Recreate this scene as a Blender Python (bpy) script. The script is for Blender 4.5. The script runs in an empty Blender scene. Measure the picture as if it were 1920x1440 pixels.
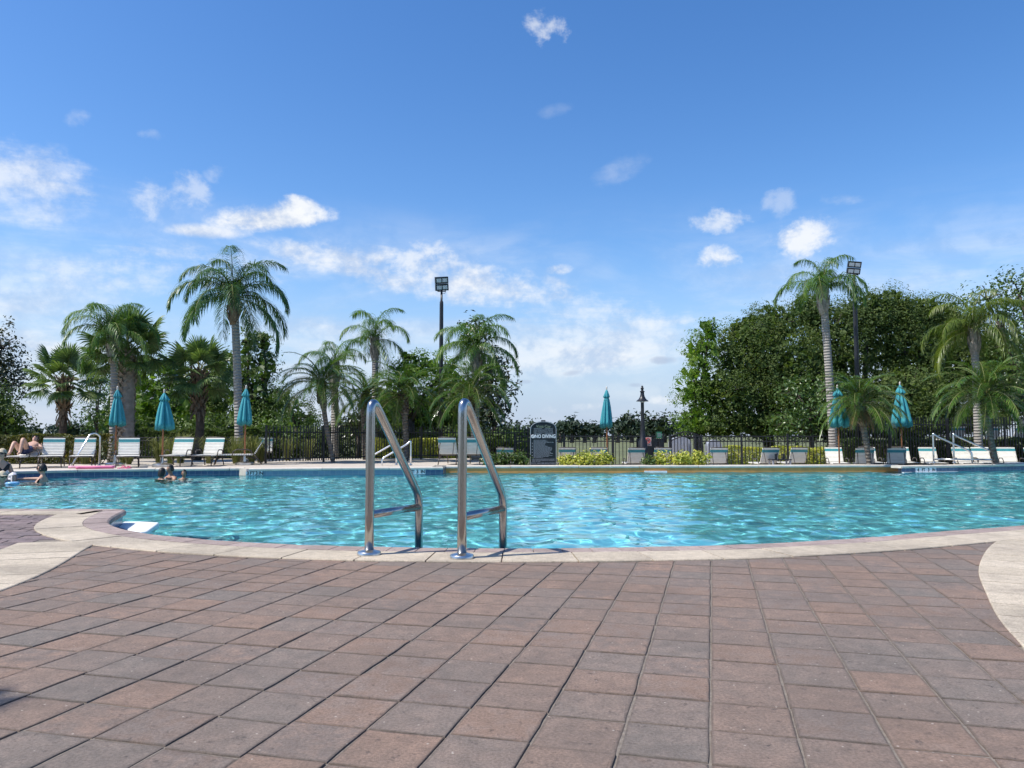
import bpy, bmesh, math, random
import numpy as np
from mathutils import Vector, Matrix
R = math.radians
random.seed(7); rng = np.random.default_rng(7)
sc = bpy.context.scene
C = sc.collection

# ------------------------------------------------------------------ camera
CAM_H, FPX = 0.85, 1440.0
PITCH = math.atan((818 - 720) / FPX)
cam_d = bpy.data.cameras.new('camera'); cam = bpy.data.objects.new('camera', cam_d); C.objects.link(cam)
cam.location = (0, 0, CAM_H); cam.rotation_euler = (R(90) + PITCH, 0, 0)
cam_d.sensor_fit = 'HORIZONTAL'; cam_d.sensor_width = 36.0; cam_d.lens = 36.0 * FPX / 1920.0
cam_d.clip_start = 0.05; cam_d.clip_end = 6000
sc.camera = cam

# ------------------------------------------------------------------ light
SUN_EL, SUN_AZ = R(55), R(-109)          # azimuth measured from +Y (view direction) towards +X
sun_dir = Vector((math.sin(SUN_AZ) * math.cos(SUN_EL), math.cos(SUN_AZ) * math.cos(SUN_EL), math.sin(SUN_EL)))
sun_d = bpy.data.lights.new('sun', 'SUN'); sun_d.energy = 4.2; sun_d.angle = R(0.53); sun_d.color = (1.0, 0.955, 0.88)
sun = bpy.data.objects.new('sun', sun_d); C.objects.link(sun)
sun.rotation_euler = (-sun_dir).to_track_quat('-Z', 'Y').to_euler()
sun.location = sun_dir * 60

world = bpy.data.worlds.new('World'); sc.world = world; world.use_nodes = True
wt = world.node_tree; wt.nodes.clear()
def N(t, typ, **kw):
    n = t.nodes.new(typ)
    for k, v in kw.items():
        if hasattr(n, k): setattr(n, k, v)
    return n
def L(t, a, b): t.links.new(a, b)
def math_n(t, op, a, b=None, c=None, clamp=False):
    n = t.nodes.new('ShaderNodeMath'); n.operation = op; n.use_clamp = clamp
    for i, v in enumerate((a, b, c)):
        if v is None: continue
        if isinstance(v, (int, float)): n.inputs[i].default_value = v
        else: t.links.new(v, n.inputs[i])
    return n.outputs[0]
def maprange(t, v, a, b, c=0.0, d=1.0, smooth=True):
    n = t.nodes.new('ShaderNodeMapRange'); n.clamp = True
    if smooth: n.interpolation_type = 'SMOOTHSTEP'
    t.links.new(v, n.inputs['Value'])
    for k, x in zip(('From Min', 'From Max', 'To Min', 'To Max'), (a, b, c, d)): n.inputs[k].default_value = x
    return n.outputs['Result']
def mixrgb(t, fac, a, b, mode='MIX'):
    n = t.nodes.new('ShaderNodeMix'); n.data_type = 'RGBA'; n.blend_type = mode
    for s, v in ((n.inputs[0], fac), (n.inputs[6], a), (n.inputs[7], b)):
        if isinstance(v, (int, float)): s.default_value = v
        elif isinstance(v, tuple): s.default_value = v if len(v) == 4 else (*v, 1)
        else: t.links.new(v, s)
    return n.outputs[2]

def px_dir(px, py):
    X, U = (px - 960) / FPX, (720 - py) / FPX
    c, s = math.cos(PITCH), math.sin(PITCH)
    return Vector((X, c - U * s, s + U * c))
def G(px, py, z=0.0):                       # the point of a level plane seen at a pixel of the photograph
    d = px_dir(px, py); t = (z - CAM_H) / d.z
    return Vector((0, 0, CAM_H)) + d * t
def at(px, py, Y):                          # the point seen at a pixel, Y metres away
    d = px_dir(px, py); return Vector((0, 0, CAM_H)) + d * (Y / d.y)
def azel(px, py):
    d = px_dir(px, py).normalized(); return math.atan2(d.x, d.y), math.asin(d.z)

def build_world():
    t = wt
    sky = N(t, 'ShaderNodeTexSky'); sky.sky_type = 'NISHITA'; sky.sun_disc = False
    sky.sun_elevation = SUN_EL; sky.sun_rotation = SUN_AZ % (2 * math.pi)
    sky.altitude = 0; sky.air_density = 1.0; sky.dust_density = 0.6; sky.ozone_density = 2.2
    hs = N(t, 'ShaderNodeHueSaturation'); hs.inputs['Saturation'].default_value = 1.30; hs.inputs['Hue'].default_value = 0.5065
    hs.inputs['Value'].default_value = 1.12
    L(t, sky.outputs[0], hs.inputs['Color'])
    tc = N(t, 'ShaderNodeTexCoord'); sp = N(t, 'ShaderNodeSeparateXYZ'); L(t, tc.outputs['Generated'], sp.inputs[0])
    az = math_n(t, 'ARCTAN2', sp.outputs[0], sp.outputs[1])
    el = math_n(t, 'ARCSINE', sp.outputs[2])
    # two noise fields: puffy (isotropic) and streaky (stretched along the horizon), tilted a little
    cmb = N(t, 'ShaderNodeCombineXYZ'); L(t, az, cmb.inputs[0]); L(t, el, cmb.inputs[1])
    def noise(scale, det, rough, sx, sy, rot=0.0, off=(0, 0, 0), dist=0.0):
        mp = N(t, 'ShaderNodeMapping'); mp.inputs['Scale'].default_value = (sx, sy, 1); mp.inputs['Rotation'].default_value = (0, 0, rot)
        mp.inputs['Location'].default_value = off
        L(t, cmb.outputs[0], mp.inputs[0])
        n = N(t, 'ShaderNodeTexNoise'); n.inputs['Scale'].default_value = scale; n.inputs['Detail'].default_value = det
        n.inputs['Roughness'].default_value = rough; n.inputs['Distortion'].default_value = dist
        L(t, mp.outputs[0], n.inputs['Vector']); return n.outputs['Fac']
    puff = noise(16, 6, 0.60, 1, 1.35, 0, (3.1, 1.7, 0), 0.3)
    puff2 = noise(42, 4, 0.62, 1, 1.2, 0, (0.4, 5.2, 0))
    streak = noise(5, 7, 0.60, 0.75, 2.9, R(-12), (1.3, 0.2, 0), 0.55)
    wide = noise(2.6, 4, 0.5, 1, 2.2, R(-8), (4.2, 2.6, 0))
    pz = math_n(t, 'SUBTRACT', puff, 0.5); pz2 = math_n(t, 'SUBTRACT', puff2, 0.5); sz = math_n(t, 'SUBTRACT', streak, 0.5)
    pr_n = math_n(t, 'ADD', pz, math_n(t, 'MULTIPLY', pz2, 0.45)); sr_n = math_n(t, 'ADD', sz, math_n(t, 'MULTIPLY', pz2, 0.45))
    def blob(px, py, hx, hy, tilt, soft, rough, top, flat=0.0, streaky=False):
        a0, e0 = azel(px, py)
        ha, he = hx / FPX * math.cos(a0) ** 2, hy / FPX
        mp = N(t, 'ShaderNodeMapping'); mp.vector_type = 'TEXTURE'; mp.inputs['Location'].default_value = (a0, e0, 0)
        mp.inputs['Rotation'].default_value = (0, 0, tilt); mp.inputs['Scale'].default_value = (ha, he, 1); L(t, cmb.outputs[0], mp.inputs[0])
        vec = mp.outputs[0]
        if flat:                               # flat-based cumulus: the underside closes sooner
            mn = N(t, 'ShaderNodeVectorMath'); mn.operation = 'MINIMUM'; mn.inputs[1].default_value = (0, 0, 0); L(t, vec, mn.inputs[0])
            ma = N(t, 'ShaderNodeVectorMath'); ma.operation = 'MULTIPLY_ADD'; ma.inputs[1].default_value = (0, flat, 0); L(t, mn.outputs[0], ma.inputs[0]); L(t, vec, ma.inputs[2]); vec = ma.outputs[0]
        dt = N(t, 'ShaderNodeVectorMath'); dt.operation = 'DOT_PRODUCT'; L(t, vec, dt.inputs[0]); L(t, vec, dt.inputs[1])
        k = math_n(t, 'MULTIPLY_ADD', sr_n if streaky else pr_n, rough, math_n(t, 'SUBTRACT', 1.0, dt.outputs['Value']))
        return maprange(t, k, 0.0, soft, 0.0, top)
    blobs = [  # px, py, half w, half h, tilt, softness, ragged, density, flat base
        (512, 414, 132, 36, R(8), 0.9, 2.0, 1.0, 0.7, False), (400, 434, 95, 17, R(4), 1.2, 2.2, 0.85, 0.2, True),
        (560, 392, 50, 26, 0, 0.9, 2.4, 0.95, 0.2, False),
        (1500, 452, 66, 42, 0, 1.5, 4.6, 0.9, 0.6, False), (1347, 488, 50, 24, 0, 1.6, 4.6, 0.85, 0.3, False),
        (1350, 413, 60, 22, R(-2), 1.8, 5.4, 0.68, 0.1, False), (1040, 507, 36, 14, 0, 1.4, 3.4, 0.85, 0.2, False),
        (1026, 50, 44, 30, R(-15), 1.3, 5.4, 0.55, 0.0, False), (1462, 384, 36, 26, R(20), 1.6, 5.0, 0.3, 0, False),
        (1572, 374, 58, 13, R(-8), 1.6, 4.0, 0.32, 0, True), (1170, 315, 60, 22, R(20), 2.2, 4.5, 0.22, 0, True),
        (142, 220, 30, 16, R(15), 1.8, 4.5, 0.3, 0, False), (286, 254, 30, 11, 0, 1.6, 4.2, 0.3, 0, False),
        (1040, 208, 40, 13, R(12), 2.0, 4.0, 0.16, 0, True),
        (40, 355, 150, 92, R(-15), 1.8, 3.8, 0.72, 0, True), (290, 375, 72, 44, R(40), 1.8, 4.6, 0.52, 0, False),
        (350, 352, 50, 30, R(-30), 1.5, 4.8, 0.45, 0, False), (408, 322, 28, 18, R(25), 1.6, 5, 0.3, 0, False),
        (620, 488, 160, 28, R(-12), 1.3, 3.2, 0.85, 0, True), (810, 500, 90, 40, R(0), 1.3, 4.4, 0.7, 0, False),
        (880, 540, 310, 54, R(-9), 1.35, 3.4, 0.92, 0, True), (330, 515, 270, 55, R(2), 1.6, 3.2, 0.8, 0, True),
        (1120, 588, 270, 38, R(-7), 1.5, 3.2, 0.8, 0, True), (1180, 640, 280, 70, R(5), 2.0, 2.8, 0.66, 0, True), (120, 600, 300, 70, 0, 2.2, 3.0, 0.5, 0, True),
        (560, 640, 200, 60, 0, 2.2, 3.0, 0.5, 0, True),
        (1260, 748, 46, 13, R(10), 1.2, 4.6, 0.55, 0.4, False), (1080, 765, 70, 9, R(4), 1.5, 4.6, 0.4, 0, False),
    ]
    acc = None
    for b in blobs:
        m = blob(b[0], b[1], b[2], b[3], b[4], b[5], b[6], b[7], b[8], b[9])
        acc = m if acc is None else math_n(t, 'MAXIMUM', acc, m)
    # the thin high cloud that veils the lower sky all round the place
    band = math_n(t, 'MULTIPLY', maprange(t, el, R(18), R(9)), maprange(t, el, R(-3), R(5), 0.35, 1.0))
    thr = math_n(t, 'ADD', math_n(t, 'MULTIPLY', streak, 0.65), math_n(t, 'MULTIPLY', wide, 0.5))
    veil = math_n(t, 'MULTIPLY', maprange(t, thr, 0.46, 0.80), band)
    veil = math_n(t, 'MULTIPLY', veil, 0.72)
    mask = math_n(t, 'SUBTRACT', math_n(t, 'ADD', acc, veil), math_n(t, 'MULTIPLY', acc, veil))
    haze = maprange(t, el, R(14), R(0), 0.0, 0.85)
    shade = maprange(t, math_n(t, 'ADD', puff, math_n(t, 'MULTIPLY', pz2, 0.5)), 0.32, 0.62)
    ccol = mixrgb(t, shade, (3.3, 3.9, 5.0), (5.6, 5.75, 5.95))
    col = mixrgb(t, haze, hs.outputs[0], (2.65, 3.35, 4.75))
    col = mixrgb(t, mask, col, ccol)
    # small grey scraps of low cloud against the bright veil
    dark = None
    for b in [(1247, 675, 26, 8, 0, 1.2, 3.2, 0.55, 0, False), (1190, 722, 16, 5, 0, 1.2, 3.2, .4, 0, False), (1075, 699, 22, 6, R(8), 1.2, 4, 0.45, 0, False), (985, 716, 18, 5, 0, 1.2, 3.5, 0.4, 0, False)]:
        m = blob(*b); dark = m if dark is None else math_n(t, 'MAXIMUM', dark, m)
    col = mixrgb(t, dark, col, (2.3, 2.8, 3.9))
    bg = N(t, 'ShaderNodeBackground'); bg.inputs['Strength'].default_value = 0.125
    L(t, col, bg.inputs['Color'])
    out = N(t, 'ShaderNodeOutputWorld'); L(t, bg.outputs[0], out.inputs['Surface'])
build_world()
world.cycles.sampling_method = 'NONE'
sc.view_settings.view_transform = 'Standard'; sc.view_settings.look = 'None'
sc.view_settings.exposure = 0.45; sc.view_settings.gamma = 1.0; sc.view_settings.use_curve_mapping = False
sc.render.engine = 'CYCLES'
cy = sc.cycles
cy.use_denoising = True; cy.use_adaptive_sampling = True; cy.adaptive_threshold = 0.02; cy.max_bounces = 8; cy.diffuse_bounces = 3; cy.glossy_bounces = 4; cy.transmission_bounces = 6
cy.transparent_max_bounces = 12; cy.sample_clamp_indirect = 4.0; cy.caustics_reflective = False; cy.caustics_refractive = True
sc.render.use_persistent_data = False

# ------------------------------------------------------------------ materials
MATS = {}
def new_mat(name):
    m = bpy.data.materials.new(name); m.use_nodes = True; t = m.node_tree
    b = t.nodes['Principled BSDF']; MATS[name] = m
    return m, t, b
def simple(name, col, rough=0.6, metal=0.0, var=0.12, scale=8.0, bump=0.0, bscale=60.0, spec=0.5, rand=0.0, coat=0.0):
    m, t, b = new_mat(name)
    g = N(t, 'ShaderNodeNewGeometry'); n = N(t, 'ShaderNodeTexNoise'); n.inputs['Scale'].default_value = scale; n.inputs['Detail'].default_value = 6
    L(t, g.outputs['Position'], n.inputs['Vector'])
    v = maprange(t, n.outputs['Fac'], 0.25, 0.75, 1 - var, 1 + var, False)
    if rand:
        oi = N(t, 'ShaderNodeObjectInfo'); v = math_n(t, 'MULTIPLY', v, maprange(t, oi.outputs['Random'], 0, 1, 1 - rand, 1 + rand, False))
    cc = N(t, 'ShaderNodeCombineColor'); 
    for i, c in enumerate(col): L(t, math_n(t, 'MULTIPLY', v, c), cc.inputs[i])
    L(t, cc.outputs[0], b.inputs['Base Color'])
    b.inputs['Roughness'].default_value = rough; b.inputs['Metallic'].default_value = metal; b.inputs['Specular IOR Level'].default_value = spec
    if coat: b.inputs['Coat Weight'].default_value = coat
    if bump:
        n2 = N(t, 'ShaderNodeTexNoise'); n2.inputs['Scale'].default_value = bscale; n2.inputs['Detail'].default_value = 5
        L(t, g.outputs['Position'], n2.inputs['Vector'])
        bp = N(t, 'ShaderNodeBump'); bp.inputs['Strength'].default_value = bump; bp.inputs['Distance'].default_value = 0.01
        L(t, n2.outputs['Fac'], bp.inputs['Height']); L(t, bp.outputs[0], b.inputs['Normal'])
    return m
def ramp(t, fac, stops):
    r = N(t, 'ShaderNodeValToRGB'); e = r.color_ramp.elements
    while len(e) < len(stops): e.new(0.5)
    for k, (p, c) in enumerate(stops): e[k].position = p; e[k].color = (*c, 1)
    L(t, fac, r.inputs[0]); return r.outputs[0]
def leaf_mat(name, stops, rough=0.45, trans=0.35, tint=(1.2, 1.35, 0.5), spec=0.4, nscale=0.8):
    m, t, b = new_mat(name)
    g = N(t, 'ShaderNodeNewGeometry'); n = N(t, 'ShaderNodeTexNoise'); n.inputs['Scale'].default_value = nscale; n.inputs['Detail'].default_value = 3
    L(t, g.outputs['Position'], n.inputs['Vector'])
    f = math_n(t, 'ADD', math_n(t, 'MULTIPLY', g.outputs['Random Per Island'], 0.55), math_n(t, 'MULTIPLY', maprange(t, n.outputs['Fac'], 0.3, 0.7), 0.45))
    col = ramp(t, f, stops)
    L(t, col, b.inputs['Base Color']); b.inputs['Roughness'].default_value = rough; b.inputs['Specular IOR Level'].default_value = spec
    tr = N(t, 'ShaderNodeBsdfTranslucent'); L(t, mixrgb(t, 1.0, col, (*tint, 1), 'MULTIPLY'), tr.inputs['Color'])
    mx = N(t, 'ShaderNodeMixShader'); mx.inputs[0].default_value = trans
    L(t, b.outputs[0], mx.inputs[1]); L(t, tr.outputs[0], mx.inputs[2])
    L(t, mx.outputs[0], t.nodes['Material Output'].inputs['Surface'])
    return m

def paver_mat(name, stops, bump=0.5):
    m, t, b = new_mat(name)
    g = N(t, 'ShaderNodeNewGeometry'); oi = N(t, 'ShaderNodeObjectInfo')
    pos = g.outputs['Position']
    def nz(scale, det=6, r=0.6):
        n = N(t, 'ShaderNodeTexNoise'); n.inputs['Scale'].default_value = scale; n.inputs['Detail'].default_value = det; n.inputs['Roughness'].default_value = r
        L(t, pos, n.inputs['Vector']); return n.outputs['Fac']
    big = nz(2.2, 4); mid = nz(14, 6); fine = nz(105, 6, 0.72); grit = nz(420, 2)
    f = math_n(t, 'ADD', math_n(t, 'MULTIPLY', math_n(t, 'FRACT', math_n(t, 'ADD', oi.outputs['Random'], math_n(t, 'MULTIPLY', g.outputs['Random Per Island'], 7.31))), 0.80), math_n(t, 'MULTIPLY', maprange(t, big, .35, .65), 0.10))
    f = math_n(t, 'ADD', f, math_n(t, 'MULTIPLY', maprange(t, mid, .3, .7), 0.10))
    base = ramp(t, f, stops)
    v = math_n(t, 'MULTIPLY', maprange(t, fine, 0.25, 0.75, 0.50, 1.48, False), maprange(t, mid, 0.25, 0.75, 0.80, 1.18, False))
    base = mixrgb(t, 1.0, base, N_val(t, v), 'MULTIPLY')
    dark = maprange(t, nz(30, 8, 0.76), 0.585, 0.67, 0, 0.7)                # dark scuffs and pits
    base = mixrgb(t, dark, base, (0.055, 0.045, 0.042))
    base = mixrgb(t, maprange(t, nz(1.3, 7, 0.62), 0.42, 0.66, 0.0, 0.34), base, (0.115, 0.095, 0.080))       # old spills and foot traffic
    vo = N(t, 'ShaderNodeTexVoronoi'); vo.inputs['Scale'].default_value = 26; L(t, pos, vo.inputs['Vector'])
    sel = N(t, 'ShaderNodeSeparateColor'); L(t, vo.outputs['Color'], sel.inputs[0])
    spk = math_n(t, 'MULTIPLY', maprange(t, vo.outputs['Distance'], 0.12, 0.06), math_n(t, 'GREATER_THAN', sel.outputs[0], 0.72))
    base = mixrgb(t, math_n(t, 'MULTIPLY', spk, 0.75), base, (0.50, 0.44, 0.38))        # pale exposed chips
    at_ = N(t, 'ShaderNodeAttribute'); at_.attribute_name = 'edge'
    ed = math_n(t, 'MULTIPLY', math_n(t, 'POWER', at_.outputs['Fac'], 1.6), maprange(t, mid, 0.3, 0.62, 0.10, 0.62))
    base = mixrgb(t, ed, base, (0.072, 0.060, 0.050))        # darker along the edges, which marks out the joints
    L(t, base, b.inputs['Base Color']); b.inputs['Roughness'].default_value = 0.82; b.inputs['Specular IOR Level'].default_value = 0.35
    h = math_n(t, 'ADD', math_n(t, 'MULTIPLY', fine, 0.7), math_n(t, 'ADD', math_n(t, 'MULTIPLY', grit, 0.35), math_n(t, 'MULTIPLY', dark, -0.8)))
    h = math_n(t, 'ADD', h, math_n(t, 'MULTIPLY', mid, 0.9))
    bp = N(t, 'ShaderNodeBump'); bp.inputs['Strength'].default_value = bump; bp.inputs['Distance'].default_value = 0.011
    L(t, h, bp.inputs['Height']); L(t, bp.outputs[0], b.inputs['Normal'])
    return m
def N_val(t, v):
    c = N(t, 'ShaderNodeCombineColor')
    for i in range(3): L(t, v, c.inputs[i])
    return c.outputs[0]

paver_mat('paver', [(0.0, (0.176, 0.152, 0.130)), (0.2, (0.205, 0.162, 0.134)), (0.45, (0.222, 0.160, 0.125)), (0.66, (0.251, 0.169, 0.125)), (0.82, (0.198, 0.156, 0.131)), (1.0, (0.279, 0.181, 0.130))])
paver_mat('purple_paver', [(0.0, (0.165, 0.135, 0.135)), (0.5, (0.22, 0.165, 0.16)), (1.0, (0.255, 0.19, 0.178))])
paver_mat('pink_coping', [(0.0, (0.30, 0.235, 0.205)), (0.5, (0.345, 0.265, 0.235)), (1.0, (0.39, 0.31, 0.275))], 0.3)
paver_mat('cream_slab', [(0.0, (0.43, 0.365, 0.275)), (0.5, (0.48, 0.405, 0.305)), (1.0, (0.53, 0.45, 0.345))], 0.25)
simple('far_coping', (0.60, 0.54, 0.46), 0.7, var=0.14, scale=5, bump=0.2, rand=0.05)
simple('joint_sand', (0.19, 0.16, 0.13), 0.95, var=0.3, scale=60, bump=0.6)
simple('far_concrete', (0.50, 0.44, 0.37), 0.8, var=0.12, scale=4, bump=0.2)
simple('mulch', (0.040, 0.028, 0.020), 0.95, var=0.4, scale=30, bump=1.0, bscale=25)
simple('field_grass', (0.115, 0.125, 0.048), 0.95, var=0.35, scale=0.12, bump=0.4, bscale=6)
simple('stainless', (0.42, 0.415, 0.405), 0.20, 1.0, var=0.04, scale=30)
simple('stainless_bright', (0.80, 0.80, 0.79), 0.28, 1.0, var=0.04, scale=30)
simple('stainless_flange', (0.62, 0.62, 0.61), 0.28, 1.0, var=0.08, scale=40)
simple('black_metal', (0.016, 0.016, 0.018), 0.38, var=0.2, spec=0.5)
simple('bronze_frame', (0.045, 0.034, 0.028), 0.4, var=0.2)
simple('white_strap', (0.80, 0.77, 0.69), 0.5, var=0.06, scale=10, rand=0.04)
simple('teal_strap', (0.06, 0.30, 0.33), 0.5, var=0.08, scale=10, rand=0.04)
simple('canopy', (0.040, 0.275, 0.315), 0.75, var=0.12, scale=9, bump=0.3, bscale=40)
simple('wood_pole', (0.30, 0.115, 0.045), 0.5, var=0.2, scale=25)
simple('finial_wood', (0.55, 0.5, 0.45), 0.5)
simple('brown_tile', (0.68, 0.28, 0.075), 0.45, var=0.16, scale=5)
simple('white_plaster', (0.72, 0.74, 0.73), 0.6, var=0.06, scale=6, bump=0.1)
simple('sign_black', (0.008, 0.010, 0.013), 0.35, var=0.1)
simple('sign_white', (0.75, 0.76, 0.77), 0.5, var=0.03)
simple('sign_grey', (0.30, 0.33, 0.36), 0.5, var=0.05)
simple('sign_gold', (0.25, 0.30, 0.20), 0.5, var=0.05)
simple('sign_green', (0.03, 0.16, 0.09), 0.5)
simple('sign_red', (0.5, 0.04, 0.03), 0.5)
simple('sign_pink', (0.55, 0.40, 0.36), 0.55)
simple('lamp_glass', (0.62, 0.64, 0.66), 0.2, var=0.05)
simple('grey_box', (0.32, 0.33, 0.36), 0.5, var=0.06)
simple('skin_light', (0.52, 0.31, 0.22), 0.5, var=0.08, scale=20)
simple('skin_tan', (0.38, 0.20, 0.125), 0.5, var=0.08, scale=20)
simple('hair_dark', (0.014, 0.010, 0.008), 0.5, var=0.3, scale=60)
simple('hair_brown', (0.06, 0.032, 0.018), 0.5, var=0.3, scale=60)
simple('cloth_black', (0.012, 0.012, 0.015), 0.7)
simple('cloth_navy', (0.025, 0.035, 0.10), 0.7, var=0.3, scale=30)
simple('cloth_beige', (0.50, 0.42, 0.30), 0.8, var=0.08)
simple('eye_dark', (0.01, 0.01, 0.01), 0.2)
simple('lip', (0.35, 0.12, 0.10), 0.5)
simple('foam_pink', (0.75, 0.16, 0.30), 0.6, var=0.05)
simple('foam_pale_pink', (0.78, 0.38, 0.46), 0.6, var=0.05)
simple('float_blue', (0.22, 0.46, 0.72), 0.3, var=0.05)
simple('trunk_grey', (0.27, 0.245, 0.215), 0.9, var=0.3, scale=6, bump=0.8, bscale=18)
simple('trunk_brown', (0.085, 0.062, 0.045), 0.95, var=0.4, scale=9, bump=1.0, bscale=20)
simple('boot_brown', (0.16, 0.115, 0.075), 0.95, var=0.4, scale=12, rand=0.25)
simple('boot_grey', (0.30, 0.26, 0.22), 0.95, var=0.35, scale=12, rand=0.2)
simple('dead_frond', (0.30, 0.185, 0.085), 0.9, var=0.35, scale=8)
simple('rachis', (0.16, 0.17, 0.05), 0.6, var=0.2)
simple('bark', (0.07, 0.055, 0.045), 0.95, var=0.3, scale=5, bump=0.8, bscale=12)
simple('tread_plastic', (0.6, 0.62, 0.62), 0.5)

# floral towel
def towel():
    m, t, b = new_mat('floral_cloth'); g = N(t, 'ShaderNodeNewGeometry')
    v = N(t, 'ShaderNodeTexVoronoi'); v.inputs['Scale'].default_value = 22; L(t, g.outputs['Position'], v.inputs['Vector'])
    f = maprange(t, v.outputs['Distance'], 0.2, 0.5)
    L(t, mixrgb(t, f, (0.28, 0.22, 0.30), (0.68, 0.66, 0.66)), b.inputs['Base Color']); b.inputs['Roughness'].default_value = 0.85
towel()

# ringed queen-palm trunk and criss-cross sabal trunk
def ring_trunk(name, c1, c2, freq):
    m, t, b = new_mat(name); tc = N(t, 'ShaderNodeTexCoord'); sp = N(t, 'ShaderNodeSeparateXYZ'); L(t, tc.outputs['Object'], sp.inputs[0])
    n = N(t, 'ShaderNodeTexNoise'); n.inputs['Scale'].default_value = 5; n.inputs['Detail'].default_value = 6; L(t, tc.outputs['Object'], n.inputs['Vector'])
    w = math_n(t, 'SINE', math_n(t, 'ADD', math_n(t, 'MULTIPLY', sp.outputs[2], freq), math_n(t, 'MULTIPLY', n.outputs['Fac'], 3.0)))
    f = math_n(t, 'ADD', math_n(t, 'MULTIPLY', maprange(t, w, 0.55, 0.95), 0.45), math_n(t, 'MULTIPLY', maprange(t, n.outputs['Fac'], .35, .7), 0.5))
    L(t, mixrgb(t, f, c1, c2), b.inputs['Base Color']); b.inputs['Roughness'].default_value = 0.9
    bp = N(t, 'ShaderNodeBump'); bp.inputs['Strength'].default_value = 0.7; bp.inputs['Distance'].default_value = 0.02
    L(t, math_n(t, 'ADD', w, n.outputs['Fac']), bp.inputs['Height']); L(t, bp.outputs[0], b.inputs['Normal'])
ring_trunk('queen_trunk', (0.31, 0.285, 0.255), (0.235, 0.215, 0.19), 63.0)
ring_trunk('date_trunk', (0.20, 0.175, 0.145), (0.085, 0.07, 0.058), 60.0)

leaf_mat('queen_leaf', [(0, (0.053, 0.112, 0.033)), (0.5, (0.098, 0.188, 0.045)), (1, (0.225, 0.307, 0.068))], 0.38, 0.35)
leaf_mat('queen_leaf_dark', [(0, (0.041, 0.091, 0.036)), (0.5, (0.072, 0.147, 0.050)), (1, (0.142, 0.217, 0.063))], 0.38, 0.3)
leaf_mat('queen_leaf_gold', [(0, (0.075, 0.120, 0.025)), (0.5, (0.130, 0.180, 0.036)), (1, (0.235, 0.265, 0.055))], 0.38, 0.4)
leaf_mat('sabal_leaf', [(0, (0.063, 0.108, 0.039)), (0.5, (0.112, 0.173, 0.060)), (1, (0.210, 0.270, 0.105))], 0.36, 0.28)
leaf_mat('date_leaf', [(0, (0.050, 0.105, 0.025)), (0.5, (0.084, 0.161, 0.031)), (1, (0.189, 0.245, 0.056))], 0.22, 0.3, spec=0.9)
leaf_mat('oak_leaf', [(0, (0.048, 0.080, 0.025)), (0.45, (0.092, 0.137, 0.039)), (0.8, (0.143, 0.188, 0.055)), (1, (0.240, 0.263, 0.091))], 0.6, 0.36, spec=0.2)
leaf_mat('oak_leaf_deep', [(0, (0.041, 0.072, 0.025)), (0.5, (0.083, 0.126, 0.039)), (1, (0.163, 0.205, 0.068))], 0.6, 0.34, spec=0.2)
leaf_mat('cypress_leaf', [(0, (0.069, 0.138, 0.020)), (0.5, (0.131, 0.225, 0.030)), (1, (0.219, 0.312, 0.050))], 0.5, 0.4)
leaf_mat('cypress_dark', [(0, (0.048, 0.090, 0.024)), (0.5, (0.090, 0.150, 0.033)), (1, (0.173, 0.232, 0.057))], 0.5, 0.3)
leaf_mat('broad_leaf', [(0, (0.039, 0.081, 0.020)), (0.5, (0.077, 0.140, 0.031)), (1, (0.161, 0.217, 0.056))], 0.35, 0.3, spec=0.6)
leaf_mat('magnolia_leaf', [(0, (0.020, 0.036, 0.017)), (0.5, (0.039, 0.059, 0.025)), (1, (0.105, 0.087, 0.042))], 0.3, 0.15, spec=0.6)
leaf_mat('far_pine', [(0, (0.022, 0.042, 0.024)), (0.5, (0.036, 0.060, 0.034)), (1, (0.058, 0.085, 0.046))], 0.6, 0.15, nscale=0.15)
leaf_mat('hedge_leaf', [(0, (0.050, 0.062, 0.018)), (0.4, (0.105, 0.115, 0.028)), (0.75, (0.21, 0.18, 0.038)), (1, (0.36, 0.25, 0.05))], 0.4, 0.25, nscale=1.6)
leaf_mat('yellow_shrub', [(0, (0.10, 0.16, 0.022)), (0.3, (0.30, 0.34, 0.05)), (0.7, (0.62, 0.58, 0.10)), (1, (0.78, 0.72, 0.26))], 0.4, 0.3, nscale=3)
leaf_mat('pale_shrub', [(0, (0.035, 0.075, 0.018)), (0.5, (0.075, 0.125, 0.030)), (0.85, (0.17, 0.21, 0.06)), (1, (0.42, 0.44, 0.26))], 0.4, 0.3, nscale=3)
leaf_mat('fountain_grass', [(0, (0.085, 0.115, 0.030)), (0.5, (0.165, 0.18, 0.055)), (1, (0.34, 0.30, 0.135))], 0.6, 0.3, nscale=2)

def tile_mat(name, c1, c2, grout, size):
    m, t, b = new_mat(name); uv = N(t, 'ShaderNodeUVMap')
    br = N(t, 'ShaderNodeTexBrick'); br.offset = 0.0; br.inputs['Scale'].default_value = 1.0
    br.inputs['Brick Width'].default_value = size; br.inputs['Row Height'].default_value = size; br.inputs['Mortar Size'].default_value = 0.004
    br.inputs['Color1'].default_value = (*c1, 1); br.inputs['Color2'].default_value = (*c2, 1); br.inputs['Mortar'].default_value = (*grout, 1)
    L(t, uv.outputs[0], br.inputs['Vector']); L(t, br.outputs['Color'], b.inputs['Base Color']); b.inputs['Roughness'].default_value = 0.25
tile_mat('blue_tile', (0.050, 0.088, 0.165), (0.075, 0.118, 0.21), (0.25, 0.29, 0.33), 0.15)
tile_mat('grey_blue_tile', (0.16, 0.235, 0.32), (0.20, 0.275, 0.36), (0.33, 0.36, 0.38), 0.15)

# pool shell: pale blue plaster
simple('pool_plaster', (0.25, 0.66, 0.68), 0.8, var=0.10, scale=1.2)

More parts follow.
